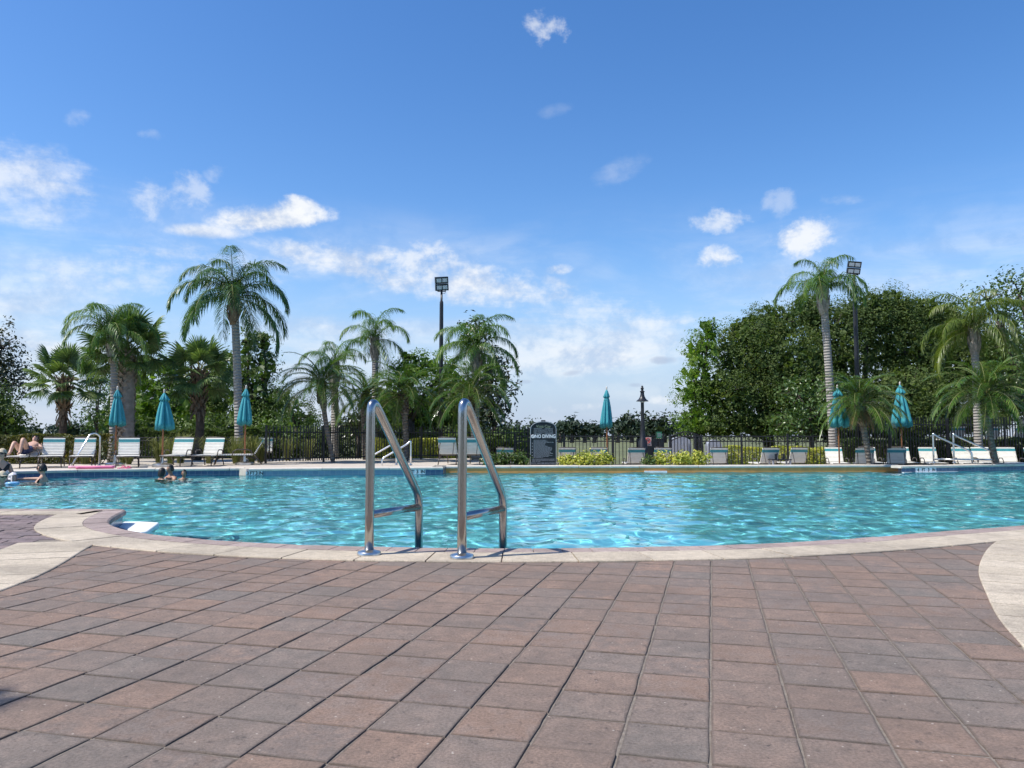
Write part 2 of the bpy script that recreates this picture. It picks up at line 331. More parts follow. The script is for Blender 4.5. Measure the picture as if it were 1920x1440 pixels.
def water_mat():
    m, t, b = new_mat('water')
    t.nodes.remove(b)
    g = N(t, 'ShaderNodeNewGeometry')
    def nz(scale, sx, sy, det=2):
        mp = N(t, 'ShaderNodeMapping'); mp.inputs['Scale'].default_value = (sx, sy, 1); L(t, g.outputs['Position'], mp.inputs[0])
        n = N(t, 'ShaderNodeTexNoise'); n.inputs['Scale'].default_value = scale; n.inputs['Detail'].default_value = det
        L(t, mp.outputs[0], n.inputs['Vector']); return n.outputs['Fac']
    bp = N(t, 'ShaderNodeBump'); bp.inputs['Strength'].default_value = 0.35; bp.inputs['Distance'].default_value = 0.03
    L(t, nz(9.0, 1, 1.2, 3), bp.inputs['Height'])
    gl = N(t, 'ShaderNodeBsdfGlass'); gl.inputs['IOR'].default_value = 1.33; gl.inputs['Roughness'].default_value = 0.0
    gl.inputs['Color'].default_value = (0.80, 0.97, 1.0, 1)
    L(t, gl.outputs[0], t.nodes['Material Output'].inputs['Surface'])
water_mat()

# ------------------------------------------------------------------ mesh helpers
class MB:
    def __init__(s): s.v = []; s.f = []; s.m = []
    def add(s, vs, fs, mi=0):
        o = len(s.v); s.v += [tuple(v) for v in vs]; s.f += [tuple(o + i for i in f) for f in fs]; s.m += [mi] * len(fs)
    def box(s, c, d, mi=0, rot=None):
        hx, hy, hz = d[0] / 2, d[1] / 2, d[2] / 2
        vs = [Vector((x, y, z)) for z in (-hz, hz) for y in (-hy, hy) for x in (-hx, hx)]
        if rot is not None: vs = [rot @ v for v in vs]
        s.add([v + Vector(c) for v in vs], [(0, 2, 3, 1), (4, 5, 7, 6), (0, 1, 5, 4), (2, 6, 7, 3), (0, 4, 6, 2), (1, 3, 7, 5)], mi)
    def tube(s, pts, rad, n=8, caps=True, mi=0):
        pts = [Vector(p) for p in pts]; k = len(pts)
        if not hasattr(rad, '__len__'): rad = [rad] * k
        tang = [((pts[min(i + 1, k - 1)] - pts[max(i - 1, 0)]).normalized()) for i in range(k)]
        ref = Vector((0, 0, 1)) if abs(tang[0].z) < 0.9 else Vector((1, 0, 0))
        u = tang[0].cross(ref).normalized(); o = len(s.v)
        for i in range(k):
            u = (u - tang[i] * u.dot(tang[i])); u = u.normalized() if u.length > 1e-6 else tang[i].orthogonal().normalized()
            w = tang[i].cross(u)
            for j in range(n):
                a = 2 * math.pi * j / n; s.v.append(tuple(pts[i] + (u * math.cos(a) + w * math.sin(a)) * rad[i]))
        for i in range(k - 1):
            for j in range(n):
                a, b_ = o + i * n + j, o + i * n + (j + 1) % n
                s.f.append((a, b_, b_ + n, a + n)); s.m.append(mi)
        if caps:
            s.f.append(tuple(o + j for j in reversed(range(n)))); s.m.append(mi)
            s.f.append(tuple(o + (k - 1) * n + j for j in range(n))); s.m.append(mi)
    def lathe(s, prof, n=16, c=(0, 0, 0), mi=0):
        o = len(s.v); k = len(prof)
        for r, z in prof:
            for j in range(n):
                a = 2 * math.pi * j / n; s.v.append((c[0] + r * math.cos(a), c[1] + r * math.sin(a), c[2] + z))
        for i in range(k - 1):
            for j in range(n):
                a, b_ = o + i * n + j, o + i * n + (j + 1) % n
                s.f.append((a, b_, b_ + n, a + n)); s.m.append(mi)
        s.f.append(tuple(o + j for j in reversed(range(n)))); s.m.append(mi)
        s.f.append(tuple(o + (k - 1) * n + j for j in range(n))); s.m.append(mi)
    def mesh(s, name, mats, smooth=False):
        me = bpy.data.meshes.new(name); me.from_pydata(s.v, [], s.f)
        for mm in (mats if isinstance(mats, (list, tuple)) else [mats]): me.materials.append(MATS[mm])
        if any(s.m): me.polygons.foreach_set('material_index', s.m)
        if smooth: me.polygons.foreach_set('use_smooth', [True] * len(me.polygons))
        me.update(); return me
    def build(s, name, mats, parent=None, smooth=False):
        return link(name, s.mesh(name, mats, smooth), parent)
def link(name, me, parent=None, loc=None, rot=None):
    o = bpy.data.objects.new(name, me); C.objects.link(o)
    if parent is not None: o.parent = parent
    if loc is not None: o.location = loc
    if rot is not None: o.rotation_euler = rot
    return o
def tag(o, label=None, cat=None, group=None, kind=None):
    if label: o['label'] = label
    if cat: o['category'] = cat
    if group: o['group'] = group
    if kind: o['kind'] = kind
    return o
def thing(name, label, cat, loc=(0, 0, 0), rz=0.0, group=None):
    o = bpy.data.objects.new(name, None); C.objects.link(o); o.location = loc; o.rotation_euler = (0, 0, rz); o.empty_display_size = 0.1
    return tag(o, label, cat, group)
def copy_tree(o, parent=None):
    c = o.copy(); C.objects.link(c); c.parent = parent
    for ch in KIDS.get(o.name, list(o.children)): copy_tree(ch, c)
    return c
KIDS = {}
def structure(name, mb, mats, smooth=False, parent=None):
    o = mb.build(name, mats, parent, smooth)
    if parent is None: tag(o, kind='structure')
    return o
def smooth_auto(me, ang=35):
    me.polygons.foreach_set('use_smooth', [True] * len(me.polygons))
    bm = bmesh.new(); bm.from_mesh(me)
    for e in bm.edges:
        if len(e.link_faces) == 2 and e.calc_face_angle(0) > R(ang): e.smooth = False
    bm.to_mesh(me); bm.free()

def catmull(pts, step):
    P = [Vector(p) for p in pts]; P = [P[0] * 2 - P[1]] + P + [P[-1] * 2 - P[-2]]
    fine = []
    for i in range(1, len(P) - 2):
        a, b, c, d = P[i - 1:i + 3]
        for k in range(24):
            u = k / 24; fine.append(0.5 * ((2 * b) + (c - a) * u + (2 * a - 5 * b + 4 * c - d) * u * u + (3 * b - a - 3 * c + d) * u ** 3))
    fine.append(P[-2])
    return resample(fine, step)
def resample(pts, step):
    pts = [Vector(p) for p in pts]; s = [0.0]
    for a, b in zip(pts, pts[1:]): s.append(s[-1] + (b - a).length)
    n = max(2, int(round(s[-1] / step)) + 1); out = []; j = 0
    for k in range(n):
        q = s[-1] * k / (n - 1)
        while j < len(s) - 2 and s[j + 1] < q: j += 1
        w = (q - s[j]) / max(1e-9, s[j + 1] - s[j]); out.append(pts[j].lerp(pts[j + 1], w))
    return out
class Path:                                   # a plan curve; side(d) steps off it to the left of travel
    def __init__(s, pts):
        s.p = [Vector((q[0], q[1])) for q in pts]; s.s = [0.0]
        for a, b in zip(s.p, s.p[1:]): s.s.append(s.s[-1] + (b - a).length)
        k = len(s.p); s.n = []
        for i in range(k):
            t = (s.p[min(i + 1, k - 1)] - s.p[max(i - 1, 0)]).normalized(); s.n.append(Vector((-t.y, t.x)))
        s.len = s.s[-1]
    def at(s, q, d=0.0):
        q = min(max(q, 0), s.len); i = int(np.searchsorted(s.s, q)) - 1; i = min(max(i, 0), len(s.p) - 2)
        w = (q - s.s[i]) / max(1e-9, s.s[i + 1] - s.s[i])
        return s.p[i].lerp(s.p[i + 1], w) + s.n[i].lerp(s.n[i + 1], w).normalized() * d
def slab_piece(path, q0, q1, prof, seg):      # prof: (offset, z) ring swept along the path between two lengths
    mb = MB(); k = max(1, int(math.ceil((q1 - q0) / seg))); n = len(prof)
    for i in range(k + 1):
        q = q0 + (q1 - q0) * i / k
        for d, z in prof:
            p = path.at(q, d); mb.v.append((p.x, p.y, z))
    for i in range(k):
        for j in range(n):
            a, b = i * n + j, i * n + (j + 1) % n
            mb.f.append((a, b, b + n, a + n)); mb.m.append(0)
    mb.f.append(tuple(reversed(range(n)))); mb.f.append(tuple(k * n + j for j in range(n))); mb.m += [0, 0]
    return mb
def recentre(o):                              # puts the origin of a piece at its middle
    me = o.data; k = len(me.vertices); co = np.empty(k * 3); me.vertices.foreach_get('co', co); co = co.reshape(-1, 3); c = co.mean(0)
    me.vertices.foreach_set('co', (co - c).ravel()); o.location = Vector(c); me.update()
def in_poly(x, y, poly):
    x = np.asarray(x); y = np.asarray(y); ins = np.zeros(x.shape, bool); n = len(poly); j = n - 1
    for i in range(n):
        xi, yi, xj, yj = *poly[i], *poly[j]
        if yi != yj:
            ins ^= ((yi > y) != (yj > y)) & (x < (xj - xi) * (y - yi) / (yj - yi) + xi)
        j = i
    return ins

# ------------------------------------------------------------------ pool outline
WATER_Z = -0.20
near_px = [(232, 955), (205, 970), (199, 979), (208, 986), (240, 995), (300, 1004), (400, 1013), (500, 1019), (600, 1023), (720, 1026), (890, 1028), (1050, 1028), (1200, 1026), (1400, 1021), (1600, 1010), (1750, 998), (1920, 985)]
near_pts = [G(*p).xy for p in near_px]
tip = near_pts[0]
lead = [Vector((-17, tip.y + 0.05)), Vector((-10, tip.y + 0.05)), Vector((-6.5, tip.y + 0.05)), Vector((tip.x - 0.35, tip.y + 0.05)), Vector((tip.x - 0.06, tip.y + 0.02))]
tail = [Vector((6.3, 8.15)), Vector((8.2, 9.8)), Vector((11.0, 12.8)), Vector((14.5, 17.0)), Vector((18.5, 21.5))]
nearC = resample(lead, 0.05) + catmull(near_pts + tail, 0.05)
NEAR = Path(nearC)                            # travels left to right; the deck is on its right side (negative offset)
def farp(px, py, z=0): return G(px, py, z).xy
fA = [Vector((-17.5, 16.0)), farp(-120, 886), farp(0, 883.5), farp(150, 880.5), farp(300, 878.5), farp(458, 877)]
fB = [farp(466, 878.5), farp(560, 877.5), farp(700, 876.5), farp(831, 875.5)]
fC = [farp(836, 873.5), farp(1100, 873), farp(1400, 872.5), farp(1684, 871.5)]
fD = [farp(1690, 873.5), farp(1760, 872.5), farp(1920, 869.5), Vector((18.5, 23.6))]
far_all = [resample(f, 0.2) for f in (fA, fB, fC, fD)]
FAR = [Path(f) for f in far_all]              # travel left to right; the deck is on the left side (positive offset)
pool_poly = [tuple(p) for p in nearC] + [tuple(p) for f in reversed(far_all) for p in reversed(f)]

# ------------------------------------------------------------------ setting: ground, decks, basin
def fill_sheet(name, outer, hole, z, mat, thick=None, kind=True):
    bm = bmesh.new()
    def loop(poly):
        vs = [bm.verts.new((p[0], p[1], z)) for p in poly]
        return [bm.edges.new((vs[i], vs[(i + 1) % len(vs)])) for i in range(len(vs))]
    es = loop(outer)
    if hole: es += loop(hole)
    bmesh.ops.triangle_fill(bm, edges=es, use_beauty=True, use_dissolve=False)
    if thick:
        r = bmesh.ops.extrude_face_region(bm, geom=bm.faces[:]); vs = [g for g in r['geom'] if isinstance(g, bmesh.types.BMVert)]
        for v in vs: v.co.z = z - thick
    bmesh.ops.recalc_face_normals(bm, faces=bm.faces)
    me = bpy.data.meshes.new(name); bm.to_mesh(me); bm.free(); me.materials.append(MATS[mat])
    if not thick:
        for p in me.polygons:
            if p.normal.z < 0: p.flip()
    o = link(name, me)
    if kind: tag(o, kind='structure')
    return o
def grow(poly, d):
    out = []; n = len(poly)
    for i in range(n):
        a, b = Vector(poly[i - 1]), Vector(poly[(i + 1) % n]); t = (b - a)
        if t.length < 1e-6: continue
        t.normalize(); out.append((poly[i][0] + t.y * d, poly[i][1] - t.x * d))
    return out
hole = grow(pool_poly[::6], 0.16)
fill_sheet('ground', [(-2500, -400), (2500, -400), (2500, 3500), (-2500, 3500)], hole, -0.42, 'field_grass')

def near_deck():
    q = [tuple(NEAR.at(s, -0.08)) for s in np.arange(0, NEAR.len, 0.3)]
    fill_sheet('near_deck', q + [(19, -14), (-17.3, -14)], None, -0.0150, 'joint_sand')
near_deck()
def far_decks():
    a = [tuple(FAR[0].at(s, 0.15)) for s in np.arange(0, FAR[0].len, 0.4)] + [tuple(FAR[1].at(s, 0.15)) for s in np.arange(0, FAR[1].len, 0.4)]
    e = a[-1]
    xr = at(903, 800, 23).x; fill_sheet('far_deck', a + [(e[0] + 0.02, 22.85), (xr, 22.85), (xr, 30.2), (-22, 30.2), (-22, 16.2)], None, -0.012, 'far_concrete', thick=0.5)
    b = [tuple(FAR[2].at(s, 0.3)) for s in np.arange(0, FAR[2].len, 0.4)] + [tuple(FAR[3].at(s, 0.3)) for s in np.arange(0.2, FAR[3].len, 0.4)]
    fill_sheet('sunken_deck', [p for p in b if p[0] > xr + .03] + [(b[-1][0], 28.6), (xr + .03, 28.6)], None, -0.33, 'far_concrete', thick=0.2)
far_decks()
fill_sheet('upper_terrace', [(14.8, 29.6), (26, 29.6), (26, 36), (14.8, 36)], None, 0.42, 'mulch', thick=0.9)

def basin():
    Z0, Z1 = -0.05, -1.45
    poly = pool_poly
    mb = MB(); n = len(poly)
    for i in range(n):
        a, b = poly[i], poly[(i + 1) % n]
        mb.add([(a[0], a[1], Z0 - 0.25), (b[0], b[1], Z0 - 0.25), (b[0], b[1], Z1), (a[0], a[1], Z1)], [(0, 1, 2, 3)])
    o = structure('pool_wall', mb, 'pool_plaster')
    o.cycles.is_caustics_receiver = True
    fl = fill_sheet('pool_floor', poly[::5], None, Z1 + 0.001, 'pool_plaster'); fl.cycles.is_caustics_receiver = True
    def band(path, mat, out, q0=0.0, q1=None, ends=True):
        me = bpy.data.meshes.new('tile_band'); vs = []; fs = []; uv = []; q1 = q1 or path.len
        qs = np.linspace(q0, q1, max(2, int((q1 - q0) / 0.1)))
        for q in qs:
            p = path.at(q, out); vs += [(p.x, p.y, -0.02), (p.x, p.y, -0.34)]
        k = len(qs)
        for i in range(k - 1):
            fs.append((2 * i, 2 * i + 1, 2 * i + 3, 2 * i + 2)); uv += [(qs[i], 0.30), (qs[i], -0.02), (qs[i + 1], -0.02), (qs[i + 1], 0.30)]
        me.from_pydata(vs, [], fs); l = me.uv_layers.new(name='UVMap')
        for i, c in enumerate(uv): l.data[i].uv = c
        me.materials.append(MATS[mat]); return link('tile_band', me, o)
    band(NEAR, 'blue_tile', 0.004)
    band(FAR[0], 'blue_tile', -0.004); band(FAR[1], 'grey_blue_tile', -0.004); band(FAR[2], 'brown_tile', -0.004); band(FAR[3], 'blue_tile', -0.004)
    for i in range(3):                        # the short returns where one edge steps past the next
        a, b = FAR[i].p[-1], FAR[i + 1].p[0]
        pth = Path([a, a.lerp(b, .5), b]); band(pth, 'blue_tile', -0.004)
    b2 = band(FAR[1], 'blue_tile', -0.010, FAR[1].len - 0.9)
    return o
POOL_WALL = basin()

def water():
    x0, x1, y0, y1 = -17.2, 18.6, 5.0, 24.2
    st = 0.055
    xs = np.arange(x0, x1, st); ys = np.arange(y0, y1, st); X, Y = np.meshgrid(xs, ys)
    # centre of each cell inside the outline, kept up to a little under the coping
    big = grow(pool_poly, 0.10)
    m = in_poly(X[:-1, :-1] + st / 2, Y[:-1, :-1] + st / 2, big)
    H = np.zeros_like(X)
    r = np.random.default_rng(3)
    def waves(n, l0, l1, slope, spread, main):
        nonlocal H
        acc = np.zeros_like(X)
        for _ in range(n):
            lam = math.exp(r.uniform(math.log(l0), math.log(l1))); th = main + r.normal() * spread; k = 2 * math.pi / lam
            ph = r.uniform(0, 6.28)
            wob = 0.35 * np.sin(0.55 * (X * math.sin(th) - Y * math.cos(th)) + r.uniform(0, 6.28)) + 0.25 * np.sin(1.3 * (X * math.sin(th + 1) - Y * math.cos(th + 1)) + r.uniform(0, 6.28))
            acc += np.sin(k * (X * math.cos(th) + Y * math.sin(th)) + ph + 1.6 * wob) / k
        H += acc * slope * math.sqrt(2.0 / n)
    waves(14, 0.9, 2.4, 0.026, 0.9, 1.2)
    waves(34, 0.26, 0.8, 0.066, 1.2, 1.0)
    waves(26, 0.17, 0.28, 0.042, 1.6, 0.6)
    V = np.stack([X, Y, H], -1).reshape(-1, 3); nx = len(xs)
    jj, ii = np.nonzero(m); a = jj * nx + ii
    F = np.stack([a, a + 1, a + 1 + nx, a + nx], -1)
    used, inv = np.unique(F, return_inverse=True)
    me = bpy.data.meshes.new('water'); me.from_pydata(V[used], [], inv.reshape(-1, 4))
    me.polygons.foreach_set('use_smooth', [True] * len(me.polygons)); me.materials.append(MATS['water']); me.update()
    o = link('water', me, loc=(0, 0, WATER_Z)); tag(o, kind='structure'); o.cycles.is_caustics_caster = True
    sun_d.cycles.is_caustics_light = True
    return o
water()

# coping round the pool: pink bullnose bricks, cream slabs behind them, cream slabs on the far side
def copings():
    root = bpy.data.objects.new('pool_coping', None); C.objects.link(root); tag(root, kind='structure')
    r = random.Random(5)
    # near side, only where the photograph shows it and a little beyond
    q_start = 9.0
    prof = [(0.035, -0.035), (0.028, -0.012), (0.010, 0.0), (-0.20, 0.0), (-0.20, -0.07), (0.010, -0.07), (0.030, -0.058)]
    q = q_start
    while q < NEAR.len - 6.0:
        w = 0.215; dz = r.uniform(-0.0015, 0.0015)
        o = slab_piece(NEAR, q + 0.003, q + w - 0.003, [(d, z + dz) for d, z in prof], 0.07).build('coping_brick', 'pink_coping', root); recentre(o); q += w
    q = q_start
    while q < NEAR.len - 6.0:
        w = r.uniform(0.42, 0.50); dz = r.uniform(-0.002, 0.002)
        pr = [(-0.206, 0.0), (-0.60, 0.0), (-0.604, -0.006), (-0.604, -0.06), (-0.202, -0.06), (-0.202, -0.005)]
        o = slab_piece(NEAR, q + 0.005, q + w - 0.005, [(d, z + dz) for d, z in pr], 0.10).build('coping_slab', 'cream_slab', root); recentre(o); q += w
    for k, pth in enumerate(FAR):
        q = 0.0; W = [0.36, 0.36, 0.40, 0.40][k]
        pr = [(-0.025, -0.036), (-0.021, -0.010), (-0.004, 0.0), (W, 0.0), (W, -0.072), (-0.008, -0.070), (-0.022, -0.062)]
        pr = list(reversed(pr))
        while q < pth.len - 0.05:
            w = min(r.uniform(1.7, 2.0), pth.len - q); dz = r.uniform(-0.003, 0.003)
            o = slab_piece(pth, q + 0.008, q + w - 0.008, [(d, z + dz) for d, z in pr], 0.5).build('coping_slab', 'far_coping', root); recentre(o); q += w
    return root
copings()

# curved cream slab bands across the near deck
def bandpath(px): return Path(catmull([G(*p).xy for p in px], 0.05))
LB = bandpath([(190, 1012), (160, 1028), (100, 1064), (40, 1091), (0, 1106), (-120, 1150), (-300, 1225)])      # inner edge, paver side
RB = bandpath([(1885, 1003), (1853, 1026), (1835, 1065), (1850, 1112), (1875, 1160), (1920, 1212), (2010, 1330), (2150, 1480)])
def bands():
    root = bpy.data.objects.new('slab_band', None); C.objects.link(root); tag(root, kind='structure'); r = random.Random(9)
    for pth, sgn, W, side in ((LB, -1, 0.60, 'L'), (RB, 1, 0.95, 'R')):
        q = 0.0
        while q < pth.len - 0.2:
            w = r.uniform(0.30, 0.36); dz = r.uniform(-0.0015, 0.0) - 0.001
            pr = [(0.0, -0.004), (sgn * 0.006, 0.0), (sgn * W, 0.0), (sgn * W, -0.05), (0.0, -0.05)]
            pr = [(d, z + dz) for d, z in pr]
            if sgn < 0: pr = list(reversed(pr))
            o = slab_piece(pth, q + 0.0045, q + w - 0.0045, pr, 0.12).build('band_slab', 'cream_slab', root); recentre(o); q += w
bands()

# paving: every paver a piece of its own
def paver_mesh(name, sx, sy, mat, seed, h=0.06):
    r = random.Random(seed); mb = MB(); n = 4
    ring = []
    for (ax, ay, bx, by) in ((-1, -1, 1, -1), (1, -1, 1, 1), (1, 1, -1, 1), (-1, 1, -1, -1)):
        for k in range(n):
            u = k / n; ring.append(((ax + (bx - ax) * u) * sx / 2 + r.uniform(-.0016, .0016), (ay + (by - ay) * u) * sy / 2 + r.uniform(-.0016, .0016)))
    m = len(ring)
    for (ins, z) in ((0.0, -h), (0.0, -0.005), (0.0015, -0.001), (0.004, 0.0), (0.012, 0.0004)):
        for (x, y) in ring:
            L_ = max(abs(x) / (sx / 2), abs(y) / (sy / 2)); mb.v.append((x * (1 - ins / (sx / 2)), y * (1 - ins / (sy / 2)), z + (r.uniform(-.0006, .0006) if z > -0.01 else 0)))
    for k in range(4):
        for j in range(m):
            a, b = k * m + j, k * m + (j + 1) % m; mb.f.append((a, b, b + m, a + m)); mb.m.append(0)
    mb.f.append(tuple(4 * m + j for j in range(m))); mb.m.append(0)
    me = mb.mesh(name, mat); at_ = me.attributes.new('edge', 'FLOAT', 'POINT'); at_.data.foreach_set('value', [1.0] * (4 * m) + [0.0] * m); return me
def paving():
    root = bpy.data.objects.new('paving', None); C.objects.link(root); tag(root, kind='structure'); r = random.Random(11)
    S = 0.2445; GJ, RJ = 0.006, 0.0055
    d0 = px_dir(1335, 818); a = math.atan2(d0.x, d0.y)
    ey = Vector((math.sin(a), math.cos(a))); ex = Vector((math.cos(a), -math.sin(a)))
    o0 = G(1331, 1425).xy
    meshes = [paver_mesh('paver', S - GJ, S - RJ, 'paver', k) for k in range(14)]
    lim = [NEAR.at(q, -0.45) for q in np.arange(9, NEAR.len - 4, 0.1)]
    lb = [LB.at(q, -0.12) for q in np.arange(0, LB.len, .05)]; rb = [RB.at(q, 0.12) for q in np.arange(0, RB.len, .05)]
    # the area: left band, bottom, right band, coping
    region = [tuple(p) for p in lb] + [(-3.0, 0.6), (3.0, 0.6)] + [tuple(p) for p in reversed(rb)]
    top = [p for p in lim if lb[0].x - 0.05 < p.x < rb[0].x + 0.05]
    region += [tuple(p) for p in reversed(top)]
    cells = []
    for i in range(-32, 18):
        off = r.uniform(-0.03, 0.03)
        for j in range(-6, 24):
            p = o0 + ex * ((i + 0.5) * S) + ey * ((j + 0.5) * S + off)
            if bool(in_poly(np.array([p.x]), np.array([p.y]), region)[0]): cells.append(p)
    # visible ones first (nearest the camera in the frame), the rest joined
    def vis(p):
        v = p.y; return v > 1.45 and abs(p.x) < v * 0.667 + 0.22
    seen = sorted([p for p in cells if vis(p)], key=lambda p: p.length)
    rest = [p for p in cells if not vis(p)] + seen[300:]
    for p in seen[:300]:
        o = link('paver', r.choice(meshes), root, (p.x, p.y, -0.0105 + r.uniform(-.0022, .0018)), (r.gauss(0, 0.003), r.gauss(0, 0.003), -a + r.gauss(0, 0.005) + r.choice((0, math.pi))))
    if rest:
        V = []; F = []; o_ = 0; ED = []
        for p in rest:
            me = r.choice(meshes); m = Matrix.Translation((p.x, p.y, -0.0105 + r.uniform(-.0022, .0018))) @ Matrix.Rotation(-a + r.gauss(0, .005), 4, 'Z')
            V += [tuple(m @ v.co) for v in me.vertices]; F += [tuple(o_ + i for i in f.vertices) for f in me.polygons]; o_ += len(me.vertices); ED += [d.value for d in me.attributes['edge'].data]
        me = bpy.data.meshes.new('outer_pavers'); me.from_pydata(V, [], F); me.attributes.new('edge', 'FLOAT', 'POINT').data.foreach_set('value', ED); me.materials.append(MATS['paver']); o = link('outer_pavers', me, root); tag(o, kind='stuff')
    print('pavers', len(seen), len(rest))
    # small purple pavers beyond the left band
    root2 = bpy.data.objects.new('purple_paving', None); C.objects.link(root2); tag(root2, kind='structure')
    ms = [paver_mesh('small_paver', 0.222, 0.152, 'purple_paver', 40 + k) for k in range(8)]
    outer = [LB.at(q, -0.52) for q in np.arange(0, LB.len, .05)]
    nl = [NEAR.at(q, -0.5) for q in np.arange(7.0, NEAR.len, .1)]; nl = [p for p in nl if p.x < outer[0].x + 0.1]
    reg = [tuple(p) for p in nl] + [tuple(p) for p in outer] + [(-6.8, outer[-1].y), (-6.8, tip.y - 0.45)]
    n = 0; cells = []
    for i in range(-40, 20):
        for j in range(-30, 30):
            p = Vector((-5.0, 6.5)) + Vector((0.978, 0.208)) * ((i + (j % 2) * 0.5) * 0.23) + Vector((-0.208, 0.978)) * (j * 0.16)
            if bool(in_poly(np.array([p.x]), np.array([p.y]), reg)[0]) and p.x > -p.y * 0.667 - 0.9: cells.append(p)
    for p in cells[:300]:
        link('small_paver', r.choice(ms), root2, (p.x, p.y, -0.0115 + r.uniform(-.003, .003)), (r.gauss(0, .008), r.gauss(0, .008), R(12) + r.gauss(0, .02)))
    print('small pavers', len(cells))
paving()

# ------------------------------------------------------------------ pool ladders and handrails
def arc3(a, b, c, n=8):                      # smooth bend from a to c round corner b
    return [a.lerp(b, u).lerp(b.lerp(c, u), u) for u in [k / n for k in range(n + 1)]]
def rail_path(base, e, run, top, crook, low):
    e = Vector((e[0], e[1], 0)).normalized(); b = Vector(base)
    p0 = b + Vector((0, 0, -0.05)); p1 = b + Vector((0, 0, top - 0.14)); pt = b + Vector((0, 0, top + 0.07))
    leg = b + e * run; slope_top = b + e * 0.165 + Vector((0, 0, top - 0.15))
    d = (leg + Vector((0, 0, crook)) - slope_top)
    k0 = slope_top + d * 0.90; k1 = leg + Vector((0, 0, crook - 0.10)); end = leg + Vector((0, 0, low))
    mid = leg + Vector((0, 0, crook - 0.005))
    top_c = b + e * 0.05 + Vector((0, 0, top + 0.075))
    arc = []
    # round over the top: cubic through the post and the slope
    A, B = p1, slope_top
    c1, c2 = p1 + Vector((0, 0, 0.185)), slope_top - d.normalized() * 0.17
    for k in range(13):
        u = k / 12; arc.append(A * (1 - u) ** 3 + c1 * (3 * u * (1 - u) ** 2) + c2 * (3 * u * u * (1 - u)) + B * u ** 3)
    return [p0, b + Vector((0, 0, 0.3))] + arc + arc3(k0, mid, k1, 6) + [end]
def flange(c, r=0.085):
    mb = MB(); mb.lathe([(r, 0.0), (r * 1.0, 0.016), (r * 0.94, 0.024), (r * 0.60, 0.031), (r * 0.42, 0.036)], 24, c); return mb
def ladder(label, rails, e, run, top, crook, bar_z, rad, steps=True, deck=0.0, fl=0.085, low=-1.05, mat='stainless'):
    c = Vector(rails[0]).lerp(Vector(rails[1]), 0.5); root = thing('pool_ladder', label, 'ladder', c)
    ee = Vector((e[0], e[1], 0)).normalized(); legs = []
    for p in rails:
        b = Vector(p) - c
        mb = MB(); mb.tube(rail_path(b, e, run, top, crook, low), rad, 18); o = mb.build('rail', mat, root, True)
        f = flange(b, fl).build('flange', 'stainless_flange', o); smooth_auto(f.data)
        if bar_z:
            m = MB(); m.tube([b + Vector((0, 0, bar_z)), b + ee * run + Vector((0, 0, bar_z - 0.005))], rad * 0.9, 16); m.build('crossbar', mat, o, True)
        legs.append(b + ee * run)
    if steps:
        for z in (-0.45, -0.75, -1.0):
            m = MB(); d = legs[1] - legs[0]; ang = math.atan2(d.y, d.x)
            m.box(legs[0].lerp(legs[1], .5) + Vector((0, 0, z)), (d.length - 2 * rad, 0.09, 0.03), rot=Matrix.Rotation(ang, 3, 'Z')); m.build('tread', 'tread_plastic', root)
    return root
lbase, rbase = G(692, 1040), G(866, 1046)
ladder('large stainless ladder rails standing on the near coping in front', [lbase, rbase], (0.40, 0.915), 0.70, 1.115, 0.36, 0.285, 0.033)
p = G(770, 872); q = G(743, 871)
ladder('stainless ladder rails at the far edge between tall black fence and water', [(p.x, p.y, 0), (q.x, q.y, 0)], (-1, -0.42), 0.86, 0.74, 0.20, 0.0, 0.024, False, fl=0.05, low=-0.9, mat='stainless_bright')
p = G(1751, 868); q = G(1789, 868)
ladder('pale stainless ladder rails beside the 4 FT 3 IN marker', [(p.x, p.y, 0), (q.x, q.y, 0)], (0.93, -0.55), 1.05, 0.97, 0.36, 0.12, 0.029, False, fl=0.06, low=-0.9, mat='stainless_bright')
def handrail():
    a = G(186, 873); b = at(120, 897, a.y - 1.0); t1 = Vector((a.x, a.y, 0.85 + 5 * a.y / FPX)); t2 = at(171, 811, a.y - 0.2)
    root = thing('pool_handrail', 'single grey handrail sloping down into the water by pink noodle', 'handrail', (a.x, a.y, 0))
    o = Vector((a.x, a.y, 0)); b = b - o; mb = MB(); t1 = t1 - o; t2 = t2 - o
    end = b + (b - t2).normalized() * 0.5
    pts = [Vector((0, 0, -0.02)), t1 - Vector((0, 0, 0.12))] + arc3(t1 - Vector((0, 0, 0.1)), t1.lerp(t2, .55) + Vector((0, 0, .06)), t2.lerp(b, .06), 8) + [end]
    mb.tube(pts, 0.024, 12); mb.build('rail', 'stainless_bright', root, True)
    f = flange(Vector((0, 0, 0)), 0.05).build('flange', 'stainless_flange', root); smooth_auto(f.data)
handrail()

# white corner step in the notch of the pool
def corner_step():
    mb = MB(); a = [G(221, 989, -0.17), G(231, 978.5, -0.17), G(262, 978, -0.17), G(299, 980, -0.17), G(290, 987, -0.17), G(276, 997, -0.17), G(262, 999, -0.17)]
    a = [Vector((p.x, p.y, 0)) for p in a]; n = len(a)
    mb.v = [(p.x, p.y, -0.165) for p in a] + [(p.x, p.y, -0.6) for p in a]
    mb.f = [tuple(range(n))] + [(i, i + n, (i + 1) % n + n, (i + 1) % n) for i in range(n)]; mb.m = [0] * (n + 1)
    o = mb.build('pool_step', 'white_plaster', None); tag(o, 'small white plaster step in the notch of the near pool edge', 'step')
    bv = o.modifiers.new('bevel', 'BEVEL'); bv.width = 0.02; bv.segments = 3
corner_step()

